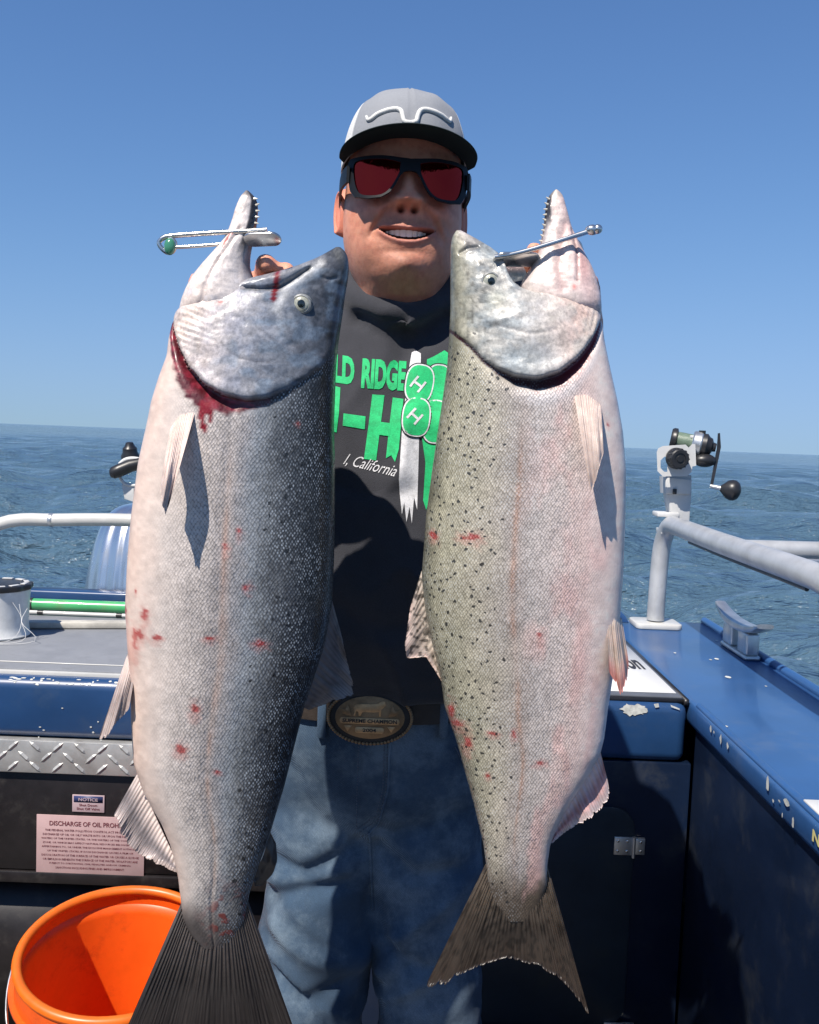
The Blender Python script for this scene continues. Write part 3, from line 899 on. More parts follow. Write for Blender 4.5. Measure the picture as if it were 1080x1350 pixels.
def fin(name, base, tip, yb, yt, cbase, ctip, parent, rays=16, thick=0.0045, ragged=0.05, dark=0.55, bow=0.0, spots=0.0, mid=None, seed=1):
    """base and tip polylines (pixels); yb/yt depth at base and tip (numbers or arrays along the fin)"""
    g = np.random.default_rng(seed)
    nr = rays * 5 + 1
    ns = 22
    B = spline(base, nr) if len(base) > 2 else resample(base, nr)
    T = resample(tip, nr)
    t = np.linspace(0, 1, nr)
    tw = t * rays + np.interp(t, np.linspace(0, 1, rays + 1), np.r_[0, g.uniform(-.32, .32, rays - 1), 0])
    fr = tw % 1.0
    tipl = 1 + ragged * (np.interp(t * rays, np.arange(rays + 1), g.normal(0, 1, rays + 1)) * 0.5 - 0.8 * (0.5 - np.abs(fr - 0.5) < 0.12))
    s = np.linspace(0, 1, ns)[:, None]
    L = s * tipl[None, :]
    px = B[None, :, 0] + (T[None, :, 0] - B[None, :, 0]) * L
    py = B[None, :, 1] + (T[None, :, 1] - B[None, :, 1]) * L
    yb = np.interp(t, np.linspace(0, 1, np.size(yb)), np.atleast_1d(yb)); yt = np.interp(t, np.linspace(0, 1, np.size(yt)), np.atleast_1d(yt))
    Yc = yb[None, :] + (yt - yb)[None, :] * s + bow * np.sin(s * math.pi)
    ridge = np.abs(np.cos(math.pi * tw))[None, :] ** 0.8 * np.ones_like(s)
    ridge = np.where(s > .45, np.abs(np.cos(2 * math.pi * tw))[None, :] ** .8 * sstep(.45, .75, s) + ridge * (1 - sstep(.45, .75, s)), ridge)
    Yc = Yc + (0.0012 * np.sin(t * 23 + 1) + 0.0030 * np.sin(t * 9 + seed))[None, :] * s + 0.0020 * np.sin(s * 7 + seed) * s
    th = thick * (1 - 0.72 * s) * (0.50 + 0.50 * ridge)
    edge = np.minimum(t, 1 - t)[None, :] * rays
    th = th * np.clip(edge * 1.5 + 0.35, 0, 1)
    A = PN(px, py, Yc - th / 2); Bk = PN(px, py, Yc + th / 2)
    V = np.concatenate([A.reshape(-1, 3), Bk.reshape(-1, 3)])
    F = grid_faces(ns, nr)
    n = ns * nr
    idx = np.arange(n).reshape(ns, nr)
    loop = np.r_[idx[0], idx[1:, -1], idx[-1, ::-1][1:], idx[::-1, 0][1:-1]]
    nx = np.roll(loop, -1)
    side = np.stack([loop, loop + n, nx + n, nx], 1)
    F = np.r_[F[:, ::-1], F + n, side]
    me = mesh_np(name, V, F)
    cb, ct = np.array(cbase), np.array(ctip)
    sm = np.broadcast_to(s, px.shape)
    c = lerp(np.broadcast_to(cb, px.shape + (3,)), ct, sstep(0.0, 1.0, sm))
    if mid is not None:
        c = lerp(c, mid, np.exp(-((sm - 0.55) / 0.25) ** 2) * 0.8)
    web = (1 - ridge) * dark * sstep(0.05, 0.5, sm)
    c = c * (1 - web)[..., None]
    c = c * (0.8 + 0.4 * fbm(px / 9, py / 9, seed=seed))[..., None]
    if spots:
        c = c * (1 - spots * sstep(0.60, 0.70, vnoise(px / 4.2, py / 4.2, seed=seed + 5)))[..., None]
    set_col(me, 'col', np.r_[c.reshape(-1, 3), c.reshape(-1, 3)])
    return link(name, me, M_FIN, parent)

def add_blood(c, px, py, spots, seed, front):
    for (x, y, r, ry) in spots:
        n = fbm(px / 5.0, py / 5.0, seed=seed + int(x)) - 0.5
        d = np.hypot((px - x) / r, (py - y) / ry) + n * 1.5
        w = (1 - sstep(0.55, 1.0, d)) * front
        sm_ = (1 - sstep(0.5, 1.6, np.hypot((px - x) / (r * 1.3), (py - y - ry * .6) / (ry * 1.8)) + n * 1.8)) * front
        c = lerp(c, (0.55, 0.20, 0.17), sm_ * 0.35)
        c = lerp(c, (0.36, 0.015, 0.018), w * 0.8)
    return c

def clearance(px, py):  # unused placeholder kept tiny
    return 0

def eye(fish, lf, relief, px, py, r, parent, iris):
    y = lf.depth_at(px, py, relief)
    c = P(px, py, y - 0.0002)
    k = y / FPX
    nrm = Vector((0, -1, 0))
    Me = frame(c, nrm)
    b = MB(); b.lathe([(r * k * 1.45, -.006), (r * k * 1.25, .0002), (r * k * 1.05, .0012), (r * k * .98, 0.0005)], Me, 28); b.build('eye_rim', pm('eye_rim', (0.20, 0.21, 0.21), 0.35, var=.3, vscale=300), parent)
    b = MB(); b.lathe([(r * k, -.004), (r * k, .0006), (r * k * .85, .0018), (r * k * .55, .0026), (0, .0030)], Me, 28); e = b.build('eye', iris, parent)
    b = MB(); b.lathe([(r * k * .50, .0024), (r * k * .46, .0033), (r * k * .2, .0038), (0, .0040)], frame(c + Vector((.0004, 0, .0003)), nrm), 24)
    b.build('pupil', pm('pupil', (0.008, 0.012, 0.012), 0.08, var=0.1, coat=1.0), e)

M_IRIS = pm('iris', (0.36, 0.36, 0.29), 0.25, 0.15, var=0.2, vscale=400, coat=0.8)
M_SK1 = skin_material('salmon_skin_silver', spot_sz=0.0135)
M_SK2 = skin_material('salmon_skin_olive', spot_sz=0.0098, scale_sz=0.0030)

# ------------------------------------------------------------------ left fish
Y1 = 0.985
def fish_left():
    root = empty('salmon', P(285, 1390, Y1))
    tag(root, 'larger silver salmon with dark blue back held on the left, bleeding at the gills', 'fish', 'salmon held up by the man')
    tab = [(327, 442, 450), (332, 434, 456), (340, 421, 459), (348, 404, 460), (356, 384, 460), (364, 354, 459), (372, 322, 458), (382, 290, 456), (395, 258, 454), (410, 236, 452), (430, 229, 449), (450, 225, 446), (470, 223, 444),
           (500, 212, 442), (530, 203, 441), (560, 197, 440), (610, 186, 441), (680, 177, 441), (740, 172, 440), (800, 169, 437), (850, 172, 428), (870, 174, 422), (900, 175, 412), (930, 176, 402), (960, 177, 394), (1000, 179, 384),
           (1040, 192, 374), (1080, 215, 362), (1110, 227, 353), (1150, 236, 338), (1180, 239, 328), (1210, 242, 324), (1232, 252, 314), (1250, 268, 298)]
    thick = [(327, .006), (340, .016), (370, .030), (400, .039), (450, .047), (520, .052), (600, .055), (750, .057), (900, .050), (1000, .042), (1100, .031), (1150, .025), (1200, .0155), (1232, .008), (1250, .003)]
    lf = Loft(tab, thick, Y1, yaw=0.16)
    op = np.array([(205, 360), (226, 392), (232, 410), (238, 438), (248, 463), (262, 488), (283, 510), (308, 524), (335, 530), (360, 528), (385, 518), (408, 503), (428, 486), (446, 462), (470, 430)], float)
    pre = [(306, 458), (316, 470), (330, 478), (350, 482), (368, 483)]
    pre2 = [(355, 440), (366, 452), (384, 460), (400, 462)]
    maxl = [(330, 375), (350, 373), (372, 369), (392, 360), (408, 352)]
    mgr = [(328, 386), (350, 388), (374, 386), (392, 374), (410, 360)]
    nost = [(428, 372), (438, 374), (446, 371)]
    def sdist(px, py):
        return np.interp(px, op[:, 0], op[:, 1]) - py
    def relief(px, py):
        sd = sdist(px, py)
        inside = sstep(-1.0, 4.0, sd)
        wleft = 1 - sstep(270, 370, px) * 0.95
        r = 0.0045 * inside * (1 - 0.7 * sstep(60, 150, sd)) * (1 - .75 * sstep(320, 420, px))
        r -= 0.010 * np.exp(-(np.minimum(sd + 2, 0) / 14) ** 2) * (sd < 0) * wleft
        r += 0.0022 * np.exp(-(np.clip(sd - 8, -20, 60) / 9) ** 2) * inside
        r -= 0.0006 * np.exp(-(poly_dist(px, py, pre) / 2.0) ** 2)
        r -= 0.0004 * np.exp(-(poly_dist(px, py, pre2) / 2.2) ** 2)
        r += 0.0050 * np.exp(-(poly_dist(px, py, maxl) / 8.5) ** 2)
        r -= 0.0042 * np.exp(-(poly_dist(px, py, mgr) / 3.0) ** 2)
        r -= 0.0020 * np.exp(-(poly_dist(px, py, nost) / 2.5) ** 2)
        r -= 0.0008 * np.exp(-(np.hypot(px - 397, py - 401) / 15) ** 2)
        r += 0.0012 * np.exp(-(np.hypot(px - 392, py - 432) / 18) ** 2)
        r += inside * 0.0040 * (fbm(px / 17, py / 17, seed=3) - 0.5)
        # throat rays under the jaw
        thr = inside * np.exp(-((px - 250) / 32) ** 2 - ((py - 432) / 34) ** 2)
        r += 0.0008 * np.sin((py * 0.9 - px * 0.35) * 0.85 + 3 * fbm(px / 20, py / 20, seed=8)) * thr
        r += (1 - inside) * 0.0022 * (fbm(px / 30, py / 45, seed=9) - 0.5)
        r += (1 - inside) * 0.0015 * np.exp(-((lf_v(px, py) - 0.5) / 0.02) ** 2) * -1
        return r
    def lf_v(px, py):
        return (px - np.interp(py, lf.ys, lf.xl)) / np.maximum(np.interp(py, lf.ys, lf.xr - lf.xl), 1)
    me = lf.mesh('body', relief)
    px, py, v = lf.px, lf.py, lf.v
    front = (lf.sn > -0.2).astype(float)
    sd = sdist(px, py)
    inside = sstep(-1.5, 1.5, sd)
    n = fbm(px / 24, py / 40, seed=21); n2 = fbm(px / 7, py / 7, seed=23)
    vv = np.clip(v + (n - 0.5) * 0.10, 0, 1)
    body = ramp_np(vv, [(0, (.72, .54, .455)), (.10, (.70, .57, .50)), (.24, (.66, .59, .545)), (.40, (.52, .475, .45)), (.48, (.43, .395, .38)), (.55, (.36, .345, .35)), (.62, (.28, .305, .335)), (.70, (.175, .19, .205)), (.78, (.075, .082, .092)), (.87, (.028, .031, .036)), (1, (.012, .013, .016))])
    ll = np.exp(-((v - .515 - .004 * np.sin(py / 60)) / .016) ** 2) * (.35 + .65 * sstep(.35, .65, fbm(px / 40, py / 30, seed=27)))
    body = lerp(body, (.40, .27, .22), ll * .75 * sstep(560, 700, py))
    low = sstep(980, 1200, py)
    body = lerp(body, (.34, .33, .32), low * 0.35)
    body = lerp(body, (.085, .072, .068), sstep(1180, 1236, py + (n - .5) * 50 + np.abs(px - 284) * .3))
    body = body * (0.90 + 0.2 * n2)[..., None]
    # raw scrape above the tail
    scr = sstep(.56, .66, fbm(px / 9, py / 9, seed=31)) * np.exp(-((px - 306) / 26) ** 2 - ((py - 1205) / 38) ** 2) * 1.6
    body = lerp(body, (.17, .035, .03), np.clip(scr, 0, 1) * front)
    body = add_blood(body, px, py, [(190, 832, 5, 14), (198, 826, 6, 8), (206, 800, 5, 10), (222, 828, 8, 4), (174, 800, 3, 8), (270, 918, 6, 7), (251, 970, 7, 6), (312, 712, 3, 6), (328, 693, 3, 5), (338, 762, 5, 5), (353, 835, 8, 4), (291, 828, 9, 3), (193, 772, 2, 3), (400, 560, 2, 2), (298, 1000, 4, 3)], 40, front)
    body = lerp(body, (.78, .40, .32), np.exp(-((px - 178) / 12) ** 2 - ((py - 850) / 30) ** 2) * 0.6)
    hn = fbm(px / 13, py / 13, seed=55); hn2 = fbm(px / 34, py / 34, seed=58)
    mix = np.clip(sstep(.38, .62, hn * 0.6 + hn2 * 0.4) + (fbm(px / 5, py / 5, seed=59) - .5) * .9, 0, 1)
    vh = np.clip((px - 250) / 205 + (py - 440) * 0.0006, 0, 1)
    pale = ramp_np(vh, [(0, (.82, .74, .68)), (.22, (.76, .73, .72)), (.45, (.55, .57, .61)), (.65, (.34, .38, .43)), (.82, (.16, .18, .21)), (1, (.05, .055, .065))])
    deep = ramp_np(vh, [(0, (.74, .64, .58)), (.22, (.58, .56, .58)), (.45, (.29, .33, .40)), (.65, (.13, .16, .20)), (.82, (.05, .058, .07)), (1, (.022, .025, .03))])
    head = lerp(pale, deep, mix) * np.array((.88, .86, .88)) * (.62 + .72 * hn)[..., None]
    head = lerp(head, (.20, .27, .36), sstep(.50, .68, fbm(px / 20, py / 16, seed=64)) * sstep(270, 330, px) * .6)
    head = lerp(head, (.78, .62, .52), sstep(.45, .65, fbm(px / 22, py / 22, seed=66)) * sstep(320, 250, px) * .6)
    # darker snout, pale streak before the eye, blood trickle
    head = lerp(head, (.12, .125, .125), (1 - sstep(0, 12, poly_dist(px, py, [(447, 335), (456, 352), (457, 372)]))) * 0.8)
    head = lerp(head, (.70, .71, .72), np.exp(-(poly_dist(px, py, [(372, 415), (385, 385), (402, 372), (425, 352)]) / 6) ** 2) * 0.75)
    head = lerp(head, (.30, .30, .32), np.exp(-(poly_dist(px, py, maxl) / 7) ** 2) * 0.7)
    head = lerp(head, (.05, .05, .055), np.exp(-(poly_dist(px, py, mgr) / 2.4) ** 2) * 0.8)
    head = lerp(head, (.12, .12, .14), np.exp(-(poly_dist(px, py, pre) / 1.3) ** 2) * 0.6)
    head = lerp(head, (.12, .12, .14), np.exp(-(poly_dist(px, py, pre2) / 1.5) ** 2) * 0.5)
    tr = poly_dist(px, py, [(371, 358), (372, 375), (369, 392), (368, 402)])
    head = lerp(head, (.19, .006, .012), (1 - sstep(2.5, 4.2, tr)) * front)
    head = add_blood(head, px, py, [(301, 405, 3, 2)], 60, front)
    # open gill: dark red band below the gill cover
    band = np.interp(px, [215, 235, 262, 300, 340, 400, 440], [44, 52, 46, 30, 14, 7, 4])
    gill = (1 - sstep(0.75, 1.0, -sd / band + (n2 - .5) * .5)) * (sd < 1.5) * sstep(0.2, 1.0, front)
    gc = lerp(np.broadcast_to(np.array((.085, .006, .012)), px.shape + (3,)), (.25, .02, .04), sstep(.45, .7, n2))
    gc = lerp(gc, (.015, .012, .016), sstep(330, 380, px))
    body = lerp(body, gc, gill * (py > 380))
    drip = (1 - sstep(3.5, 6.0, poly_dist(px, py, [(281, 535), (280, 552), (284, 566)]) + (n2 - .5) * 5)) + (1 - sstep(2.5, 5, poly_dist(px, py, [(290, 536), (292, 556)]) + (n2 - .5) * 4))
    body = lerp(body, (.24, .008, .016), np.clip(drip, 0, 1) * front)
    col = lerp(body, head * 1.0, inside)
    col = lerp(col * (0.9 + 0.2 * n2)[..., None], (.5, .5, .5), inside * 0) * (1 - .10 * inside)[..., None]
    scl = (1 - inside) * sstep(.10, .42, v) * sstep(-4, -26, sd) * (1 - 0.35 * sstep(1120, 1240, py))
    scl = scl * (1 - np.clip(scr, 0, 1)) * (1 - gill)
    spt = (1 - inside) * sstep(.60, .80, v) * 0.42 * sstep(540, 600, py) * (1 - .6 * sstep(.93, 1, v))
    set_col(me, 'col', lf.ext((col * np.array((.90, .885, .87))).reshape(-1, 3)).clip(0.004, 0.68)); set_val(me, 'scl', lf.ext(scl)); set_val(me, 'spt', lf.ext(spt)); set_val(me, 'bck', lf.ext(sstep(.58, .78, v) * (1 - inside))); set_val(me, 'hed', lf.ext(inside))
    link('body', me, M_SK1, root)
    eye('l', lf, relief, 397, 401, 10.5, root, M_IRIS)
    # lower jaw
    jt = [(252, 324, 328), (257, 319, 334), (265, 315, 339), (275, 311, 340), (290, 307, 339), (305, 302, 336), (320, 294, 332), (335, 281, 329), (350, 268, 328), (365, 256, 333), (380, 248, 340), (395, 242, 345), (410, 238, 340), (424, 240, 318)]
    jth = [(252, .004), (262, .009), (300, .015), (340, .023), (372, .031), (400, .035), (412, .030), (424, .014)]
    jl = Loft(jt, jth, Y1 - .004, yaw=0.16, nc=110, dy=1.4)
    def jr(px, py):
        v_ = (px - np.interp(py, jl.ys, jl.xl)) / np.maximum(np.interp(py, jl.ys, jl.xr - jl.xl), 1)
        r = -0.0018 * np.exp(-(poly_dist(px, py, [(320, 305), (306, 330), (292, 352), (280, 380), (272, 420)]) / 3.0) ** 2)
        r += 0.003 * np.exp(-(poly_dist(px, py, [(333, 300), (326, 350), (330, 385)]) / 5) ** 2)
        r += 0.0022 * (fbm(px / 9, py / 9, seed=71) - .5)
        return r
    me = jl.mesh('lower_jaw', jr)
    px, py, v = jl.px, jl.py, jl.v
    nn = fbm(px / 10, py / 10, seed=77)
    c = ramp_np(v, [(0, (.80, .70, .64)), (.3, (.82, .74, .69)), (.62, (.74, .70, .68)), (.78, (.62, .60, .60)), (1, (.40, .36, .36))])
    c = lerp(c, (.04, .04, .045), sstep(.70, .80, v) * (1 - sstep(318, 345, py)) * (jl.sn > -.3))
    c = lerp(c, (.50, .42, .40), np.exp(-(poly_dist(px, py, [(320, 305), (306, 330), (292, 352), (280, 380), (272, 420)]) / 3.5) ** 2) * .6)
    c = lerp(c, (.56, .57, .62), sstep(.5, .68, nn) * sstep(340, 390, py) * .6)
    c = lerp(c, (.40, .03, .03), (1 - sstep(1.2, 2.6, poly_dist(px, py, [(313, 309), (307, 314), (302, 322), (299, 330)]))) * (jl.sn > 0) * .8)
    c = lerp(c, (.07, .07, .075), (1 - sstep(3, 12, np.hypot(px - 328, py - 254))) * .8)
    c = c * (.85 + .3 * nn)[..., None]
    set_col(me, 'col', jl.ext((c * np.array((.86, .82, .80))).reshape(-1, 3))); set_val(me, 'scl', jl.ext(np.zeros(px.shape))); set_val(me, 'spt', jl.ext(np.zeros(px.shape))); set_val(me, 'hed', jl.ext(np.ones(px.shape) * .6))
    jaw = link('lower_jaw', me, M_SK1, root)
    # teeth along the inner edge of the jaw
    M_TOOTH = pm('tooth', (.62, .58, .48), .3, var=.1)
    for k in range(8):
        y = 262 + k * 8.0
        x = np.interp(y, jl.ys, jl.xr) - 1.0
        q = P(x, y, Y1 - .010); t_ = MB(); t_.lathe([(.0013, -.001), (.0009, .0015), (.0002, .0034)], frame(q, (1, -.3, rr_.uniform(-.2, .6))), 8); t_.build('tooth', M_TOOTH, jaw)
    # fins
    dF = lambda x, y: lf.depth_at(x, y)
    fin('pectoral_fin', [(226, 556), (240, 540), (258, 540)], [(211, 640), (213, 662), (218, 679), (224, 662)], [dF(228, 556) + .007, dF(244, 543) + .006, dF(256, 543) + .004], [.892, .886, .892], (.66, .52, .46), (.50, .40, .36), root, rays=16, ragged=.010, dark=.12, bow=-.012, thick=.006, mid=(.62, .49, .44))
    fin('pelvic_fin', [(168, 862), (174, 866), (180, 876)], [(130, 974), (140, 972), (152, 955), (170, 935)], [Y1 - .02, Y1 - .03, Y1 - .035], [Y1 - .055, Y1 - .055, Y1 - .05], (.62, .50, .45), (.42, .34, .31), root, rays=9, dark=.6, ragged=.05, thick=.006, mid=(.34, .27, .25))
    fin('anal_fin', [(182, 1018), (198, 1060), (216, 1100), (238, 1146)], [(151, 1072), (158, 1092), (172, 1118), (200, 1136), (236, 1152)], Y1 + .004, Y1 - .004, (.70, .58, .53), (.45, .37, .35), root, rays=22, dark=.72, ragged=.06, mid=(.20, .18, .19), seed=3)
    fin('dorsal_fin', [(437, 788), (427, 840), (414, 885), (398, 932)], [(449, 832), (466, 905), (467, 917), (440, 925), (408, 936)], Y1 + .045, Y1 + .055, (.14, .13, .14), (.22, .19, .18), root, rays=17, dark=.55, ragged=.05, seed=4, mid=(.11, .10, .11))
    fin('adipose_fin', [(356, 1096), (348, 1125), (334, 1158)], [(364, 1112), (366, 1134), (360, 1152), (345, 1168), (336, 1168)], Y1 + .03, Y1 + .03, (.07, .06, .055), (.055, .045, .04), root, rays=3, thick=.013, dark=.1, ragged=.0)
    fin('caudal_fin', [(240, 1188), (258, 1214), (285, 1226), (308, 1214), (326, 1184)], [(146, 1404), (190, 1388), (240, 1372), (285, 1368), (330, 1374), (372, 1390), (404, 1402)], [Y1 + .004, Y1 - .002, Y1 - .004, Y1 - .002, Y1 + .004], [Y1 - .03, Y1 + .005, Y1 + .03], (.075, .064, .060), (.018, .013, .012), root, rays=34, thick=.012, dark=.35, ragged=.02, seed=6, mid=(.020, .017, .016))  # tail colours darkened further to imitate the dark fade low in view
    return lf
LF1 = fish_left()

# ------------------------------------------------------------------ right fish
Y2 = 1.0
def fish_right():
    root = empty('salmon', P(680, 1345, Y2))
    tag(root, 'olive backed salmon with many black spots held on the right, pink belly', 'fish', 'salmon held up by the man')
    tab = [(305, 601, 609), (310, 597, 618), (318, 595, 632), (328, 594, 648), (338, 594, 662), (348, 594, 688), (358, 594, 694), (370, 594, 696), (380, 594, 700), (390, 594, 730), (400, 594, 770), (412, 594, 788), (430, 593, 793), (450, 592, 795), (480, 590, 801), (530, 583, 812),
           (570, 577, 819), (620, 570, 823), (680, 562, 822), (760, 556, 819), (800, 560, 816), (850, 570, 812), (890, 581, 806), (930, 586, 800), (970, 600, 795), (990, 606, 790), (1020, 614, 774), (1060, 625, 748), (1090, 632, 732), (1110, 637, 725), (1140, 641, 721), (1165, 643, 721), (1188, 650, 714), (1205, 662, 702), (1215, 670, 694)]
    thick = [(305, .006), (318, .014), (350, .027), (390, .037), (440, .045), (510, .051), (600, .054), (750, .056), (880, .049), (980, .040), (1080, .029), (1120, .024), (1165, .0145), (1200, .007), (1215, .003)]
    lf = Loft(tab, thick, Y2, yaw=-0.05)
    op = np.array([(560, 400), (596, 440), (620, 462), (634, 478), (650, 490), (672, 500), (700, 504), (728, 496), (752, 478), (770, 456), (781, 438), (790, 418), (800, 395)], float)
    mouth = np.array([(328, 648), (338, 656), (348, 661), (358, 665), (368, 668), (378, 674), (386, 684), (392, 700)], float)
    pre = [(650, 434), (668, 440), (690, 446), (715, 443), (732, 432), (738, 416)]
    pre2 = [(642, 432), (662, 426), (680, 420)]
    maxl = [(655, 336), (662, 352), (664, 368), (672, 384)]
    nosg = [(606, 338), (616, 332), (628, 330)]
    def sdist(px, py): return np.interp(px, op[:, 0], op[:, 1]) - py
    def cav(px, py):
        xm = np.interp(py, mouth[:, 0], mouth[:, 1])
        return sstep(-2, 3, px - xm) * (py < 396) * (1 - sstep(382, 394, py))
    def relief(px, py):
        sd = sdist(px, py)
        inside = sstep(-1.0, 4.0, sd)
        wr_ = 0.25 + 0.75 * sstep(630, 690, px)
        r = 0.0045 * inside * (1 - 0.7 * sstep(60, 150, sd)) * (0.2 + 0.8 * sstep(620, 690, px))
        r -= 0.010 * np.exp(-(np.minimum(sd + 2, 0) / 13) ** 2) * (sd < 0) * wr_
        r += 0.0022 * np.exp(-(np.clip(sd - 8, -20, 60) / 9) ** 2) * inside * wr_
        r -= 0.0007 * np.exp(-(poly_dist(px, py, pre) / 2.4) ** 2)
        r += 0.0012 * np.exp(-(poly_dist(px, py, pre2) / 4) ** 2)
        r += 0.0035 * np.exp(-(poly_dist(px, py, maxl) / 6.0) ** 2)
        r -= 0.0032 * np.exp(-(poly_dist(px, py, nosg) / 2.6) ** 2)
        r -= 0.0008 * np.exp(-(np.hypot(px - 647, py - 371) / 15) ** 2)
        r += 0.0012 * np.exp(-(np.hypot(px - 640, py - 402) / 16) ** 2)
        r += inside * 0.0045 * (fbm(px / 17, py / 17, seed=103) - 0.5)
        thr = inside * np.exp(-((px - 772) / 26) ** 2 - ((py - 428) / 32) ** 2)
        r += 0.0016 * np.sin((px * 0.95 + py * 0.28) * 0.85) * thr
        r += (1 - inside) * 0.0022 * (fbm(px / 30, py / 45, seed=109) - 0.5)
        r -= 0.030 * cav(px, py)
        return r
    me = lf.mesh('body', relief)
    px, py = lf.px, lf.py
    v = 1 - lf.v
    front = (lf.sn > -0.2).astype(float)
    sd = sdist(px, py); inside = sstep(-1.5, 1.5, sd)
    n = fbm(px / 24, py / 40, seed=121); n2 = fbm(px / 7, py / 7, seed=123)
    vv = np.clip(v + (n - 0.5) * 0.12, 0, 1)
    body = ramp_np(vv, [(0, (.76, .63, .59)), (.10, (.76, .66, .63)), (.22, (.70, .555, .53)), (.36, (.60, .535, .52)), (.47, (.50, .465, .455)), (.545, (.44, .39, .37)), (.60, (.42, .385, .36)), (.72, (.45, .42, .35)), (.82, (.41, .39, .305)), (.92, (.35, .34, .255)), (1, (.18, .18, .135))])
    ll = np.exp(-((v - .575 - .004 * np.sin(py / 60)) / .014) ** 2) * (.3 + .7 * sstep(.35, .65, fbm(px / 40, py / 30, seed=127)))
    body = lerp(body, (.44, .27, .20), ll * .8 * sstep(540, 640, py))
    low = sstep(960, 1180, py)
    body = lerp(body, (.42, .37, .34), low * 0.45)
    body = lerp(body, (.105, .083, .064), sstep(1125, 1185, py + (n - .5) * 50 + np.abs(px - 682) * .3))
    pink = sstep(.48, .70, fbm(px / 26, py / 60, seed=131)) * sstep(.05, .15, v) * (1 - sstep(.40, .6, v))
    body = lerp(body, (.70, .44, .42), pink * .55)
    body = body * (0.80 + 0.40 * n2)[..., None]
    body = add_blood(body, px, py, [(618, 702, 12, 5), (571, 702, 5, 6), (704, 823, 3, 8), (673, 952, 3, 5), (602, 945, 9, 5), (615, 968, 5, 9), (707, 990, 7, 3), (646, 952, 6, 3), (700, 505 + 15, 3, 2), (793, 560, 2, 3), (594, 930, 4, 10), (640, 1010, 4, 3)], 140, front)
    hn = fbm(px / 12, py / 12, seed=155); hn2 = fbm(px / 34, py / 34, seed=158)
    mix = np.clip(sstep(.40, .62, hn * 0.6 + hn2 * 0.4) + (fbm(px / 5, py / 5, seed=159) - .5) * .9, 0, 1)
    vh = np.clip((px - 594) / 200, 0, 1)
    pale = ramp_np(vh, [(0, (.44, .46, .38)), (.15, (.62, .63, .60)), (.4, (.70, .71, .71)), (.65, (.76, .73, .71)), (1, (.80, .73, .69))])
    deep = ramp_np(vh, [(0, (.20, .22, .18)), (.15, (.25, .29, .31)), (.4, (.34, .40, .45)), (.65, (.60, .56, .56)), (1, (.70, .58, .54))])
    head = lerp(pale, deep, mix * .9) * np.array((.86, .84, .82)) * (.62 + .72 * hn)[..., None]
    head = lerp(head, (.24, .31, .37), sstep(.50, .68, fbm(px / 20, py / 16, seed=164)) * sstep(720, 660, px) * .55)
    head = lerp(head, (.74, .52, .46), sstep(.45, .65, fbm(px / 18, py / 22, seed=166)) * sstep(700, 770, px) * .6)
    head = lerp(head, (.36, .41, .44), np.exp(-((py - 482) / 22) ** 2 - ((px - 690) / 55) ** 2) * .6)
    head = lerp(head, (.10, .12, .14), (1 - sstep(0, 10, poly_dist(px, py, nosg))) * .7)
    head = lerp(head, (.66, .65, .58), np.exp(-(np.hypot(px - 606, py - 316) / 9) ** 2) * .7)
    head = lerp(head, (.24, .23, .24), np.exp(-(poly_dist(px, py, pre) / 1.6) ** 2) * .45)
    head = lerp(head, (.70, .70, .56), np.exp(-((px - 650) / 14) ** 2 - ((py - 402) / 13) ** 2) * .5)
    head = lerp(head, (.16, .17, .18), np.exp(-(np.hypot(px - 646, py - 371) / 17) ** 4) * .6)
    head = lerp(head, (.045, .062, .085), cav(px, py))
    head = lerp(head, (.48, .33, .33), cav(px, py) * sstep(362, 346, py) * .7)
    speck = sstep(.70, .76, vnoise(px / 5, py / 5, seed=161)) * sstep(660, 620, px)
    head = lerp(head, (.04, .045, .05), speck * .7)
    band = np.interp(px, [600, 640, 690, 740, 775, 790], [4, 7, 14, 22, 20, 8])
    gill = (1 - sstep(0.75, 1.0, -sd / band + (n2 - .5) * .3)) * (sd < 1.5) * front
    gc = lerp(np.broadcast_to(np.array((.045, .012, .018)), px.shape + (3,)), (.16, .014, .03), sstep(700, 760, px))
    body = lerp(body, (.66, .64, .66), np.exp(-((-sd - band - 9) / 9) ** 2) * (sd < 0) * sstep(660, 700, px) * front * .7)
    body = lerp(body, gc, gill * (py > 400))
    col = lerp(body, head, inside * (0.25 + .75 * sstep(596, 640, px))) * np.array((.95, .94, .92))
    scl = (1 - inside) * sstep(.06, .34, v) * sstep(-3, -24, sd) * (1 - 0.3 * sstep(1100, 1220, py)) * (1 - gill)
    spt = sstep(.60, .76, v) * 0.56 * (1 - inside * sstep(600, 640, px)) * sstep(430, 520, py)
    set_col(me, 'col', lf.ext((col * np.array((.93, .91, .89))).reshape(-1, 3)).clip(.004, .68)); set_val(me, 'scl', lf.ext(scl)); set_val(me, 'spt', lf.ext(spt)); set_val(me, 'bck', lf.ext(sstep(.30, .55, v) * (1 - inside) * .55)); set_val(me, 'hed', lf.ext(inside))
    link('body', me, M_SK2, root)
    eye('r', lf, relief, 647, 371, 9.8, root, M_IRIS)
    jt = [(251, 731, 735), (256, 725, 741), (265, 721, 744), (280, 719, 748), (300, 717, 753), (320, 713, 762), (335, 708, 770), (350, 701, 778), (365, 692, 784), (380, 683, 788), (395, 688, 791), (410, 704, 792), (425, 728, 791)]
    jth = [(251, .004), (262, .009), (300, .015), (340, .023), (370, .030), (398, .034), (412, .028), (425, .012)]
    jl = Loft(jt, jth, Y2 - .004, yaw=-0.05, nc=110, dy=1.4)
    gr1 = [(742, 300), (737, 330), (732, 360), (735, 385)]; gr2 = [(752, 305), (757, 340), (755, 375)]; gr3 = [(733, 300), (724, 335), (712, 365), (716, 395)]
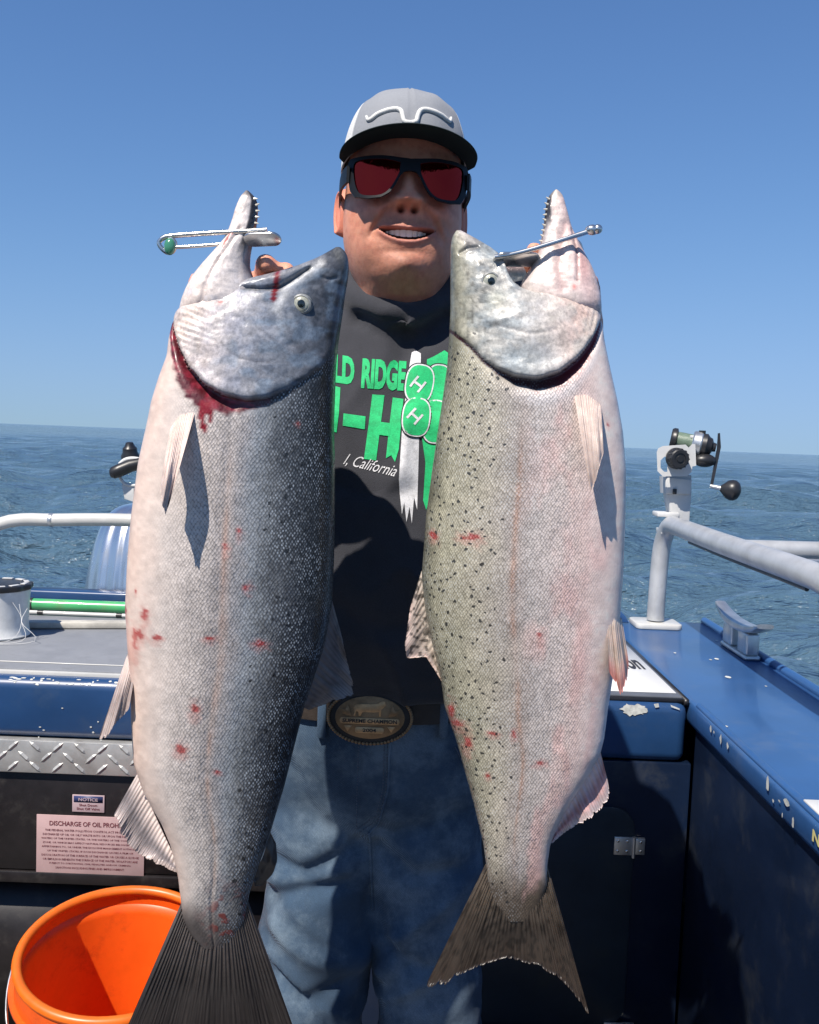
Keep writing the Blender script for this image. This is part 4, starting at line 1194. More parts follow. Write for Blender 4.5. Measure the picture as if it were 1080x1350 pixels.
    def jr(px, py):
        r = -0.0022 * np.exp(-(poly_dist(px, py, gr1) / 6.0) ** 2) - 0.0025 * np.exp(-(poly_dist(px, py, gr2) / 2.2) ** 2)
        r += 0.0028 * np.exp(-(poly_dist(px, py, [(722, 275), (718, 310), (708, 345), (696, 375)]) / 4) ** 2)
        r += 0.0022 * (fbm(px / 9, py / 9, seed=171) - .5)
        return r
    me = jl.mesh('lower_jaw', jr)
    px, py, v = jl.px, jl.py, jl.v
    nn = fbm(px / 10, py / 10, seed=177)
    c = ramp_np(v, [(0, (.42, .36, .36)), (.10, (.72, .67, .64)), (.35, (.77, .66, .62)), (.6, (.80, .70, .66)), (.8, (.76, .60, .57)), (1, (.74, .60, .56))])
    c = lerp(c, (.05, .05, .06), sstep(.26, .14, v) * (1 - sstep(285, 312, py)) * (jl.sn > -.3))
    c = lerp(c, (.62, .44, .42), np.exp(-(poly_dist(px, py, gr1) / 7) ** 2) * .7)
    c = lerp(c, (.22, .15, .16), np.exp(-(poly_dist(px, py, gr2) / 1.8) ** 2) * .7)
    c = lerp(c, (.74, .40, .38), np.exp(-((px - 765) / 10) ** 2 - ((py - 352) / 26) ** 2) * .6)
    c = lerp(c, (.66, .08, .06), np.exp(-((px - 750) / 3) ** 2 - ((py - 384) / 4) ** 2) * .7)
    c = lerp(c, (.34, .33, .30), (1 - sstep(4, 14, np.hypot(px - 733, py - 255))) * .6)
    c = c * (.85 + .3 * nn)[..., None]
    set_col(me, 'col', jl.ext((c * np.array((.86, .82, .80))).reshape(-1, 3))); set_val(me, 'scl', jl.ext(np.zeros(px.shape))); set_val(me, 'spt', jl.ext(np.zeros(px.shape))); set_val(me, 'hed', jl.ext(np.ones(px.shape) * .6))
    jaw = link('lower_jaw', me, M_SK2, root)
    M_TOOTH = pm('tooth', (.62, .58, .48), .3, var=.1)
    for k in range(9):
        y = 262 + k * 7.0
        x = np.interp(y, jl.ys, jl.xl) + 1.0
        q = P(x, y, Y2 - .010); t_ = MB(); t_.lathe([(.0013, -.001), (.0009, .0015), (.0002, .0034)], frame(q, (-1, -.3, rr_.uniform(-.2, .6))), 8); t_.build('tooth', M_TOOTH, jaw)
    dF = lambda x, y: lf.depth_at(x, y)
    fin('pectoral_fin', [(756, 514), (772, 510), (792, 524)], [(777, 640), (780, 650), (786, 632), (796, 596)], [dF(757, 516) + .005, dF(772, 514) + .007, dF(790, 524) + .008], [.922, .918, .925], (.54, .43, .38), (.40, .32, .29), root, rays=16, ragged=.010, dark=.12, bow=-.012, thick=.006, seed=11)
    fin('pelvic_fin', [(800, 814), (809, 810), (820, 815)], [(803, 886), (813, 900), (819, 921), (826, 898), (829, 872)], [Y2 - .035, Y2 - .03, Y2 - .012], [Y2 - .05, Y2 - .055, Y2 - .03], (.46, .39, .34), (.42, .16, .14), root, rays=9, dark=.6, ragged=.05, thick=.007, mid=(.32, .28, .24), seed=12)
    fin('anal_fin', [(791, 988), (778, 1014), (756, 1050), (724, 1106)], [(803, 1036), (802, 1052), (776, 1080), (752, 1092), (728, 1112)], Y2 + .004, Y2 - .004, (.66, .52, .50), (.60, .50, .48), root, rays=18, dark=.4, ragged=.08, mid=(.55, .24, .23), seed=13)
    fin('dorsal_fin', [(556, 752), (562, 800), (570, 848), (584, 896)], [(541, 800), (534, 846), (536, 868), (562, 866), (582, 898)], Y2 + .012, Y2 + .0, (.46, .40, .34), (.56, .42, .37), root, rays=15, dark=.4, ragged=.03, spots=.75, seed=14, mid=(.40, .33, .28))
    fin('caudal_fin', [(642, 1136), (656, 1172), (684, 1188), (708, 1172), (721, 1138)], [(560, 1302), (588, 1296), (622, 1276), (668, 1262), (710, 1272), (748, 1300), (777, 1336)], [Y2 + .004, Y2 - .002, Y2 - .004, Y2 - .002, Y2 + .004], [Y2 + .02, Y2 + .01, Y2 - .01], (.085, .067, .052), (.032, .022, .016), root, rays=32, thick=.011, dark=.35, ragged=.03, seed=16, spots=.6, mid=(.034, .025, .019))  # brown tail darkened in its colours to imitate the same dark fade
    return lf
LF2 = fish_right()

# ------------------------------------------------------------------ steel pins through the jaws
def wire(pts, r, n=10):
    return MB().tube([Vector(p) for p in spline([tuple(p) for p in pts], 40)], r, n)
def oblong(a, b, w, th, nrm):
    """flat pill-shaped plate from a to b"""
    a, b = Vector(a), Vector(b)
    d = (b - a).normalized(); z = Vector(nrm); z = (z - d * z.dot(d)).normalized()
    L = (b - a).length
    pts = [(L * .5 + (L * .5 - w) * (1 if math.cos(t) > 0 else -1) + w * math.cos(t), w * math.sin(t)) for t in np.linspace(0, 2 * math.pi, 40, endpoint=False)]
    return MB().prism(pts, frame(a, z, d), th, th * .35)
def pin_left():
    Y = Y1 - .018
    q = lambda x, y, d=0.0: P(x, y, Y + d)
    root = empty('fish_pin', q(290, 315)); tag(root, 'steel pin with green bead through the lower jaw of the left salmon', 'fish pin', 'steel pins through the fish jaws')
    wire([q(213, 315), q(225, 311), (q(280, 307)), q(330, 304.5), q(352, 303)], .0026).build('pin_shaft', M_STEEL, root)
    oblong(q(322, 315, -.004), q(371, 313, -.010), .0092, .0028, (0.05, -.55, -.85)).build('flat_head', M_STEEL, root)
    wire([q(224, 326), q(250, 325), q(291, 322)], .0019).build('pin_point', M_STEEL, root)
    wire([q(213, 315), q(209.5, 320), q(213, 327), q(221, 333), q(228, 331), q(231, 322), q(228, 316), q(222, 313)], .0023).build('pin_loop', M_STEEL, root)
    MB().ball(tuple(q(224, 325, -.002)), (.0058, .0045, .0085), 16, 10).build('green_bead', pm('bead_green', (.05, .22, .13), .2, var=.2, coat=.6), root)
def pin_right():
    Y = Y2 - .030
    q = lambda x, y, d=0.0: P(x, y, Y + d)
    root = empty('fish_pin', q(715, 325)); tag(root, 'steel pin with round end through the mouth of the right salmon', 'fish pin', 'steel pins through the fish jaws')
    wire([q(652, 339), q(672, 336), q(700, 329), q(745, 315), q(782, 303)], .0026).build('pin_shaft', M_STEEL, root)
    oblong(q(650, 340, .004), q(712, 341, .016), .0105, .0028, (0.0, -.5, -.86)).build('flat_head', M_STEEL, root)
    b = MB(); b.ball(tuple(q(781, 303)), (.0072, .0058, .0052), 18, 12); b.ball(tuple(q(788, 302, -.002)), (.0050, .005, .0048), 14, 10); b.build('pin_ball', M_STEEL, root)
    wire([q(755, 314, .03), q(764, 320, .03), q(768, 330, .032)], .0016).build('pin_point', M_STEEL, root)
pin_left(); pin_right()
# ================================================================== man
def cloth_material(name, col, var, bscale, bstr, rough=0.85, worn=None, sheen=0.2, weave=0.0, attr=False):
    m, nt, b = mat_new(name)
    tc = node(nt, 'ShaderNodeTexCoord')
    L = nt.links.new
    n1 = node(nt, 'ShaderNodeTexNoise', inp={'Scale': 9.0, 'Detail': 6.0, 'Roughness': 0.6}); L(tc.outputs['Object'], n1.inputs['Vector'])
    n2 = node(nt, 'ShaderNodeTexNoise', inp={'Scale': bscale, 'Detail': 3.0}); L(tc.outputs['Object'], n2.inputs['Vector'])
    lo = [c * (1 - var) for c in col]; hi = [c * (1 + var) for c in col]
    c = mixc(nt, ramp(nt, n1.outputs[0], .3, .7), lo, hi)
    if attr:
        at = node(nt, 'ShaderNodeAttribute', attribute_name='col'); c = at.outputs['Color']
        t0 = mth(nt, 'MULTIPLY_ADD', n1.outputs[0], 0.4); nt.nodes[-1].inputs[2].default_value = 0.8
        c = mixc(nt, 1.0, c, t0, 'MULTIPLY')
    if worn:
        n3 = node(nt, 'ShaderNodeTexNoise', inp={'Scale': worn[1], 'Detail': 7.0, 'Roughness': .7}); L(tc.outputs['Object'], n3.inputs['Vector'])
        c = mixc(nt, mth(nt, 'MULTIPLY', ramp(nt, n3.outputs[0], .42, .66), worn[2]), c, worn[0])
    t = mth(nt, 'MULTIPLY_ADD', n2.outputs[0], 0.7); nt.nodes[-1].inputs[2].default_value = 0.65
    c = mixc(nt, 1.0, c, t, 'MULTIPLY')
    hgt = n2.outputs[0]
    if weave:
        w1 = node(nt, 'ShaderNodeTexWave', wave_type='BANDS', bands_direction='DIAGONAL', inp={'Scale': weave, 'Distortion': 1.5, 'Detail': 2.0, 'Detail Scale': 3.0})
        L(tc.outputs['Object'], w1.inputs['Vector'])
        t2 = mth(nt, 'MULTIPLY_ADD', w1.outputs['Fac'], 0.7); nt.nodes[-1].inputs[2].default_value = 0.62
        c = mixc(nt, 1.0, c, t2, 'MULTIPLY')
        hgt = mth(nt, 'ADD', hgt, w1.outputs['Fac'])
    L(c, b.inputs['Base Color'])
    b.inputs['Roughness'].default_value = rough
    b.inputs['Specular IOR Level'].default_value = 0.25
    b.inputs['Sheen Weight'].default_value = sheen
    b.inputs['Sheen Roughness'].default_value = 0.5
    bp = node(nt, 'ShaderNodeBump', inp={'Strength': bstr, 'Distance': 0.0012}); L(hgt, bp.inputs['Height']); L(bp.outputs[0], b.inputs['Normal'])
    return m

def skin_mat():
    m, nt, b = mat_new('human_skin')
    L = nt.links.new
    at = node(nt, 'ShaderNodeAttribute', attribute_name='col')
    tc = node(nt, 'ShaderNodeTexCoord')
    n1 = node(nt, 'ShaderNodeTexNoise', inp={'Scale': 90.0, 'Detail': 5.0, 'Roughness': .6}); L(tc.outputs['Object'], n1.inputs['Vector'])
    t = mth(nt, 'MULTIPLY_ADD', n1.outputs[0], 0.36); nt.nodes[-1].inputs[2].default_value = 0.82
    L(mixc(nt, 1.0, at.outputs['Color'], t, 'MULTIPLY'), b.inputs['Base Color'])
    b.inputs['Roughness'].default_value = 0.56
    b.inputs['Specular IOR Level'].default_value = 0.35
    b.inputs['Subsurface Weight'].default_value = 0.18
    b.inputs['Subsurface Radius'].default_value = (0.010, 0.004, 0.002)
    b.inputs['Subsurface Scale'].default_value = 0.6
    n2 = node(nt, 'ShaderNodeTexNoise', inp={'Scale': 420.0, 'Detail': 5.0, 'Roughness': .65}); L(tc.outputs['Object'], n2.inputs['Vector'])
    bp = node(nt, 'ShaderNodeBump', inp={'Strength': 0.4, 'Distance': 0.0012}); L(n2.outputs[0], bp.inputs['Height']); L(bp.outputs[0], b.inputs['Normal'])
    return m
M_SKIN = skin_mat()
M_HOOD = cloth_material('charcoal_fleece', (0.033, 0.034, 0.041), 0.12, 700, 0.5, sheen=0.15)
M_DENIM = cloth_material('blue_denim', (0.042, 0.076, 0.125), 0.25, 800, 0.6, worn=((0.26, 0.34, 0.41), 7, 0.5), weave=300, sheen=0.05, rough=.8)
M_CAP = cloth_material('cap_fabric', (0.3, 0.3, 0.32), 0.1, 1100, 0.4, attr=True, sheen=0.1)
M_BRIMU = cloth_material('brim_underside', (0.010, 0.017, 0.017), 0.1, 900, 0.3, sheen=0.0)
M_THREAD = pm('white_thread', (0.66, 0.65, 0.62), 0.7, var=.08, vscale=200, bump=.4, bscale=1200)
M_STITCH = pm('denim_stitch', (0.12, 0.14, 0.18), 0.8, var=.2, vscale=300)
M_LEATHER = pm('belt_leather', (0.030, 0.022, 0.017), 0.45, var=.3, vscale=40, bump=.3, bscale=300)

person = empty('person', (-0.03, 1.38, 0.0))
tag(person, 'smiling man in grey cap, mirrored sunglasses and charcoal hoodie holding up two salmon', 'person')

def cone_chain(mb, pts, rads, n=18):
    """tapered limb with round ends"""
    pts = [Vector(p) for p in pts]
    m = max(8, 5 * len(pts))
    P3 = spline([tuple(p) + (r,) for p, r in zip(pts, rads)], m)
    c = [Vector(p[:3]) for p in P3]; r = [p[3] for p in P3]
    d0 = (c[0] - c[1]).normalized(); d1 = (c[-1] - c[-2]).normalized()
    pre = [(c[0] + d0 * r[0] * math.sin(a), r[0] * max(math.cos(a), .05)) for a in (R(88), R(60), R(30))]
    post = [(c[-1] + d1 * r[-1] * math.sin(a), r[-1] * max(math.cos(a), .05)) for a in (R(30), R(60), R(88))]
    allp = pre + list(zip(c, r)) + post
    mb.tube([p for p, _ in allp], [q for _, q in allp], n)

def oval_loft(mb, rows, n=56, ex=2.4):
    """rows: (centre Vector, rx, ry_front, ry_back)"""
    V = []; F = []
    for c, rx, rf, rb in rows:
        for k in range(n):
            a = 2 * math.pi * k / n
            cc, ss = math.cos(a), math.sin(a)
            x = rx * math.copysign(abs(cc) ** (2 / ex), cc)
            y = (rb if ss > 0 else rf) * math.copysign(abs(ss) ** (2 / ex), ss)
            V.append(c + Vector((x, y, 0)))
    m = len(rows)
    for i in range(m - 1):
        for k in range(n): F.append((i * n + k, i * n + (k + 1) % n, (i + 1) * n + (k + 1) % n, (i + 1) * n + k))
    F.append(tuple(range(n - 1, -1, -1))); F.append(tuple((m - 1) * n + k for k in range(n)))
    mb.add(V, F)

# ---- head frame
HC = P(531, 271, 1.335)
MH = Matrix.Translation(HC) @ Matrix.Rotation(R(-1.0), 4, 'X') @ Matrix.Rotation(R(5.0), 4, 'Z')
def head_mesh():
    zs = np.linspace(-0.225, 0.128, 190)
    rows = np.array([  # z, half width, front, back
        (-.225, .042, .012, .055), (-.190, .051, .030, .066), (-.165, .0565, .040, .070), (-.148, .0590, .046, .068), (-.139, .0570, .054, .067), (-.132, .0550, .067, .066), (-.125, .0545, .080, .065), (-.117, .0570, .0905, .065), (-.108, .0615, .0970, .066),
        (-.098, .0665, .0995, .068), (-.086, .0715, .0995, .070), (-.070, .0765, .0985, .074), (-.050, .0802, .0965, .078), (-.025, .0812, .0950, .084), (0, .0800, .0930, .090), (.03, .0785, .0945, .096), (.06, .0765, .0945, .097), (.085, .070, .086, .088), (.105, .056, .068, .070), (.120, .034, .042, .042), (.128, .004, .005, .005)])
    w, f, b = [np.interp(zs, rows[:, 0], rows[:, k]) for k in (1, 2, 3)]
    ker = np.hanning(13); ker /= ker.sum()
    sm = lambda v: np.convolve(np.pad(v, 6, 'edge'), ker, 'valid')
    w, f, b = sm(w), sm(f), sm(b)
    nc = 300
    ph = np.linspace(-math.pi, math.pi, nc, endpoint=False)
    ph = ph - 0.55 * np.sin(ph) * 0.6            # denser in front
    ex = np.interp(zs, [-.225, -.13, -.10, -.055, .05, .128], [2.0, 2.0, 2.1, 2.3, 2.3, 2.0])[:, None]
    S, Cc = np.sin(ph)[None, :], np.cos(ph)[None, :]
    x = w[:, None] * np.sign(S) * np.abs(S) ** (2 / ex)
    y = -np.where(Cc > 0, f[:, None], b[:, None]) * np.sign(Cc) * np.abs(Cc) ** (2 / ex)
    z = zs[:, None] * np.ones_like(x)
    fm = np.clip(Cc * 2.2, 0, 1) * np.ones_like(x)
    G = lambda x0, z0, sx, sz: np.exp(-((x - x0) / sx) ** 2 - ((z - z0) / sz) ** 2)
    d = np.zeros_like(x)
    # nose
    zt = np.clip((z + .020) / .045, 0, 1)
    prof = np.where(z > -.020, .0215 * (1 - zt) ** 1.1 + .007, .0285 * np.exp(-((z + .020) / .0085) ** 2))
    prof = prof * sstep(.040, .018, z)
    d += prof * np.exp(-(np.abs(x) / (.0115 + .0048 * sstep(.010, -.018, z))) ** 2.4)
    for s in (-1, 1):
        d += .0105 * G(s * .0170, -.0200, .0062, .0080)
        d -= .0150 * G(s * .0085, -.0300, .0044, .0034)          # nostrils
        d += .0115 * G(s * .045, -.029, .017, .016)              # cheeks
        d += .0040 * G(s * .038, .028, .022, .010)               # brow
        d -= .0090 * G(s * .032, .006, .018, .013)               # eye sockets
        d += .0055 * G(s * .048, -.078, .016, .022)              # jowl
        # smile folds
        fold = poly_dist(x, z, [(s * .021, -.026), (s * .033, -.040), (s * .0435, -.056), (s * .0455, -.068)])
        d -= .0022 * np.exp(-(fold / .0040) ** 2) * sstep(-.072, -.060, z) * 1.5
        d += .0026 * np.exp(-(poly_dist(x, z, [(s * .028, -.026), (s * .041, -.040), (s * .051, -.056)]) / .006) ** 2)
        d -= .0022 * G(s * .0400, -.0530, .0045, .0050)          # mouth corners
    d += .0070 * G(0, -.099, .021, .013) - .0036 * G(0, -.0835, .021, .0048)
    d -= .0018 * np.exp(-((z + .126 - 6 * x ** 2) / .005) ** 2) * sstep(.05, .03, np.abs(x))
    # mouth
    zm = -.0608 + 5.2 * x ** 2
    h = np.maximum(.0066 * (1 - (np.abs(x) / .0365) ** 2.4), 0)
    op = sstep(.0012, -.0012, np.abs(z - zm) - h) * (np.abs(x) < .0375)
    lipw = sstep(.041, .033, np.abs(x))
    d += .0022 * np.exp(-((z - (zm + h + .0026)) / .0028) ** 2) * lipw
    d += .0034 * np.exp(-((z - (zm - h - .0036)) / .0038) ** 2) * lipw
    d += .004 * G(0, -.058, .034, .020)
    d -= .0016 * G(0, -.047, .0028, .006)                        # philtrum
    d -= .0150 * op
    y2 = y - d * fm
    # surface ripple so that the cheeks are not a clean lathe
    y2 += (fbm(x * 60, z * 60, seed=300) - .5) * .0022 * fm
    V = np.stack([x, y2, z], -1)
    F = grid_faces(len(zs), nc, True)
    # colour
    base = np.broadcast_to(np.array((.690, .300, .190)), x.shape + (3,)).copy()
    red = np.zeros_like(x)
    for s in (-1, 1): red += G(s * .045, -.025, .020, .020)
    red += G(0, -.028, .014, .012) + .5 * sstep(-.12, -.19, z)
    base = lerp(base, (.68, .195, .120), np.clip(red, 0, 1) * .55 * fm)
    bl = fbm(x * 130 + 5, z * 130, y * 90, oct=4, seed=330)
    base = lerp(base, (.50, .165, .105), sstep(.50, .72, bl) * .45)
    base = lerp(base, (.74, .37, .25), sstep(.50, .30, bl) * .35)
    beard = sstep(-.032, -.044, z) * sstep(.070, .050, np.abs(x)) * sstep(-.150, -.120, z) * (.45 + .25 * np.exp(-((z + .046) / .007) ** 2) * sstep(.036, .026, np.abs(x)) + .4 * G(0, -.092, .022, .014))
    bn = .8 + .2 * sstep(.35, .65, vnoise(x * 420, z * 420, seed=8))
    base = lerp(base, (.25, .115, .080), np.clip(beard * bn * .95, 0, .85) * fm)
    lip = np.clip(np.exp(-((z - (zm + h + .0022)) / .0026) ** 2) + np.exp(-((z - (zm - h - .0036)) / .0044) ** 2), 0, 1) * lipw * fm
    base = lerp(base, (.42, .150, .125), lip * .6)
    base = lerp(base, (.05, .012, .012), op * fm)
    for s in (-1, 1): base = lerp(base, (.10, .03, .025), G(s * .0085, -.0302, .0042, .0030) * fm)
    base = lerp(base, (.30, .16, .12), sstep(.045, .10, z) * (1 - fm * .7))
    sb = sstep(-.030, -.005, z) * sstep(-.035, -.020, y) * (np.abs(x) > .06)
    base = lerp(base, (.07, .045, .032), np.clip(sb, 0, 1) * .75)
    hair = sstep(-.045, -.030, z) * sstep(.030, .048, y) * (1 - fm)
    base = lerp(base, (.045, .028, .020), hair * .85)
    return V.reshape(-1, 3), F, base.reshape(-1, 3)

def ear_mesh(s):
    """flattened shell with rolled rim, local head coordinates"""
    nu, nv = 26, 40
    V = []
    for i in range(nu):
        r = i / (nu - 1)
        for k in range(nv):
            a = 2 * math.pi * k / nv
            oy = .0185 * math.cos(a) * (1.0 + .25 * math.sin(a)); oz = .0345 * math.sin(a)
            rim = math.exp(-((r - .84) / .10) ** 2) * .0055
            bowl = -.0055 * math.exp(-((r * math.cos(a) - .1) / .35) ** 2 - ((r * math.sin(a) + .05) / .45) ** 2)
            bulge = .010 * (1 - r ** 4)
            lob = .002 * math.exp(-((math.sin(a) * r + .85) / .2) ** 2)
            V.append((s * (.0790 + bulge + (rim + bowl + lob if r < .97 else 0) + .006 * (r * math.cos(a))), .012 + oy * r * .95 + .004 * r * math.sin(a), -.012 + oz * r))
    # close at the back
    base = len(V)
    for k in range(nv):
        a = 2 * math.pi * k / nv
        V.append((s * .070, .010 + .010 * math.cos(a), -.012 + .024 * math.sin(a)))
    F = [(i * nv + k, i * nv + (k + 1) % nv, (i + 1) * nv + (k + 1) % nv, (i + 1) * nv + k) for i in range(nu - 1) for k in range(nv)]
    F += [((nu - 1) * nv + k, (nu - 1) * nv + (k + 1) % nv, base + (k + 1) % nv, base + k) for k in range(nv)]
    return np.array(V), F

def build_body():
    # trunk, arms and hands grown as one skin
    mb = MB()
    W3 = lambda x, y, Y: P(x, y, Y)
    oval_loft(mb, [(W3(533, 372, 1.385), .058, .055, .055), (W3(532, 420, 1.39), .10, .06, .07), (W3(530, 460, 1.395), .165, .08, .09), (W3(524, 560, 1.385), .17, .10, .10), (W3(512, 700, 1.38), .16, .11, .10), (W3(502, 830, 1.38), .13, .08, .09)], 40)
    for pts, rr_ in ARMS:
        cone_chain(mb, pts, [r * .72 for r in rr_])
    for hand in HANDS:
        for pts, rads in hand:
            cone_chain(mb, pts, rads, 14)
    o = mb.build('tmp_body', None, None)
    remesh(o, .0042, 5)
    Vb = get_co(o.data); Fb = [tuple(p.vertices) for p in o.data.polygons]
    bpy.data.objects.remove(o)
    Vh, Fh, Ch = head_mesh()
    M = np.array(MH)
    tr = lambda V: V @ M[:3, :3].T + M[:3, 3]
    Vh = tr(Vh)
    V = [Vh]; F = [tuple(f) for f in Fh]; C = [Ch]
    # cap the crown
    n0 = len(Vh)
    for s in (-1, 1):
        Ve, Fe = ear_mesh(s)
        F += [tuple(i + n0 for i in f) for f in Fe]
        V.append(tr(Ve)); C.append(np.tile((.64, .23, .15), (len(Ve), 1))); n0 += len(Ve)
    F += [tuple(i + n0 for i in f) for f in Fb]
    V.append(Vb)
    cb = np.tile((.66, .32, .21), (len(Vb), 1))
    nn = fbm(Vb[:, 0] * 60, Vb[:, 2] * 60, Vb[:, 1] * 60, seed=4)
    cb = lerp(cb, (.66, .22, .14), sstep(.4, .65, nn) * .5)
    C.append(cb)
    me = mesh_np('body', np.concatenate(V), F)
    set_col(me, 'col', np.concatenate(C))
    return link('body', me, M_SKIN, person)

ARMS = [
    ([P(392, 462, 1.385), P(330, 540, 1.36), P(262, 640, 1.27), P(285, 560, 1.19), P(318, 478, 1.115)], [.078, .070, .062, .055, .043]),
    ([P(676, 470, 1.385), P(715, 550, 1.36), P(750, 640, 1.27), P(745, 560, 1.20), P(750, 485, 1.135)], [.078, .068, .056, .050, .042]),
]
HANDS = [
    [   # hand inside the left fish's mouth
        ([P(318, 478, 1.115), P(322, 440, 1.088), P(338, 400, 1.070)], [.030, .036, .036]),
        ([P(318, 440, 1.085), P(352, 405, 1.068)], [.028, .030]),
        ([P(345, 402, 1.064), P(349, 362, 1.050), P(350, 349, 1.022), P(351, 348, .990)], [.0125, .0118, .0112, .0100]),
        ([P(362, 402, 1.066), P(371, 370, 1.050), P(376, 359, 1.022), P(378, 358, .996)], [.0125, .0115, .0105, .0095]),
        ([P(378, 410, 1.068), P(391, 380, 1.052), P(396, 371, 1.025), P(395, 378, 1.004)], [.0115, .0105, .0095, .0085]),
        ([P(388, 422, 1.070), P(402, 398, 1.058), P(407, 392, 1.040)], [.0105, .0095, .0085]),
        ([P(310, 440, 1.085), P(284, 410, 1.068), P(264, 385, 1.050), P(259, 370, 1.036)], [.019, .0135, .0115, .0095]),
    ],
    [   # hand inside the right fish's mouth
        ([P(750, 485, 1.135), P(754, 445, 1.100), P(750, 405, 1.078)], [.030, .036, .036]),
        ([P(764, 445, 1.095), P(735, 412, 1.074)], [.028, .030]),
        ([P(744, 402, 1.070), P(725, 360, 1.055), P(712, 338, 1.028), P(704, 331, .996)], [.0125, .0115, .0105, .0095]),
        ([P(730, 408, 1.072), P(708, 372, 1.058), P(696, 356, 1.032), P(690, 352, 1.012)], [.0125, .0115, .0100, .0090]),
        ([P(718, 416, 1.074), P(694, 386, 1.060), P(684, 374, 1.042)], [.0115, .0105, .0095]),
        ([P(708, 428, 1.076), P(684, 404, 1.066), P(676, 396, 1.050)], [.0105, .0095, .0085]),
        ([P(768, 445, 1.095), P(776, 412, 1.075), P(779, 386, 1.055), P(778, 370, 1.036)], [.019, .0135, .0115, .0095]),
    ],
]
body = build_body()

# ---- teeth
def teeth():
    V = []; F = []
    n = 90; m = 10
    for i in range(m):
        t = i / (m - 1)
        for k in range(n):
            x = -.0300 + .060 * k / (n - 1)
            # tooth centres, wider in the middle
            ed = [-.0300, -.0225, -.0155, -.0085, 0, .0085, .0155, .0225, .0300]
            j = max(0, min(7, int(np.searchsorted(ed, x) - 1)))
            u = (x - ed[j]) / (ed[j + 1] - ed[j]) * 2 - 1
            ln = .0096 * (1 - .35 * (abs(x) / .0300) ** 2) * (1 - .10 * abs(u) ** 3)
            zm = -.0608 + 5.2 * x * x
            z = zm + .0074 - t * ln
            y = -(.0905 - 14.0 * x * x) - .0018 * (1 - abs(u) ** 4) + .0012 * t
            V.append(MH @ Vector((x, y, z)))
    F = [tuple(f) for f in grid_faces(m, n)]
    me = mesh_np('teeth', [tuple(v) for v in V], F)
    link('teeth', me, pm('enamel', (.72, .68, .60), .25, var=.06, vscale=80, coat=.3), body)
teeth()

# ---- hoodie
def build_hoodie():
    mb = MB()
    oval_loft(mb, [(P(535, 404, 1.392), .080, .066, .085), (P(534, 422, 1.392), .112, .084, .098), (P(531, 446, 1.390), .175, .098, .108), (P(528, 490, 1.385), .205, .118, .120), (P(521, 560, 1.375), .205, .142, .125), (P(514, 650, 1.368), .200, .152, .125), (P(507, 740, 1.362), .195, .158, .125), (P(500, 820, 1.362), .190, .156, .125), (P(497, 862, 1.365), .186, .150, .122), (P(495.5, 880, 1.366), .180, .140, .118)], 72)
    for pts, rr_ in ARMS:
        cone_chain(mb, pts, rr_, 24)
    # hood rolled round the neck, front edges crossing
    ring = [P(536, 342, 1.475), P(468, 358, 1.430), P(459, 374, 1.375), P(478, 398, 1.318), P(522, 417, 1.284), P(564, 410, 1.296), P(602, 386, 1.350), P(612, 366, 1.410), P(590, 350, 1.455), P(536, 342, 1.475)]
    mb.tube([Vector(p) for p in spline([tuple(p) for p in ring], 60)], .024, 14)
    fl = [P(452, 382, 1.40), P(460, 390, 1.350), P(486, 402, 1.304), P(522, 420, 1.272), P(545, 432, 1.266)]
    mb.tube([Vector(p) for p in spline([tuple(p) for p in fl], 30)], list(np.linspace(.022, .012, 30)), 14)
    cone_chain(mb, [P(470, 410, 1.46), P(536, 405, 1.50), P(605, 412, 1.46)], [.045, .06, .045], 20)
    # ribbed hem
    rows = []
    for y, k in ((868, .0), (876, .003), (886, .002), (892, -.006)):
        rows.append((P(495.5 - (y - 880) * .05, y, 1.366), .178 + k, .139 + k, .116 + k))
    oval_loft(mb, rows, 72)
    o = mb.build('hoodie', M_HOOD, person)
    off = o.location.copy()
    o.parent = None; o.location = (0, 0, 0)
    remesh(o, .0058, 4)
    me = o.data
    V = get_co(me); N = get_no(me)
    # folds: soft slanting creases plus a few chosen ones
    x, y, z = V[:, 0], V[:, 1], V[:, 2]
    a = x * 9 + z * 3.5
    f1 = (1 - np.abs(2 * fbm(a * 1.2, z * 5.5 - x * 5, y * 4, oct=2, seed=500) - 1)) ** 3
    f2 = fbm(x * 14, z * 14, y * 14, oct=3, seed=520) - .5
    D = .013 * (f1 - .3) + .008 * f2
    px_cr = [([P(532, 428, 1.27), P(530, 450, 1.26), P(524, 480, 1.25)], .012, .014), ([P(470, 420, 1.3), P(500, 428, 1.27), P(528, 425, 1.27)], .008, .010),
             ([P(590, 420, 1.3), P(562, 440, 1.27), P(535, 470, 1.25)], .007, .012), ([P(440, 640, 1.24), P(480, 655, 1.22), P(540, 648, 1.22)], .006, .014), ([P(445, 800, 1.22), P(500, 830, 1.21), P(570, 820, 1.22)], .008, .016)]
    for pts, dep, wd in px_cr:
        dd = poly_dist(x, z, [(p.x, p.z) for p in pts])
        D -= dep * np.exp(-(dd / wd) ** 2) * (N[:, 1] < 0)
    D *= .45 + .55 * sstep(.55, .80, z)
    V = V + N * D[:, None]
    set_co(me, V)
    o.parent = person; o.location = off
    return o
hoodie = build_hoodie()
BV_H = bvh_of(hoodie)

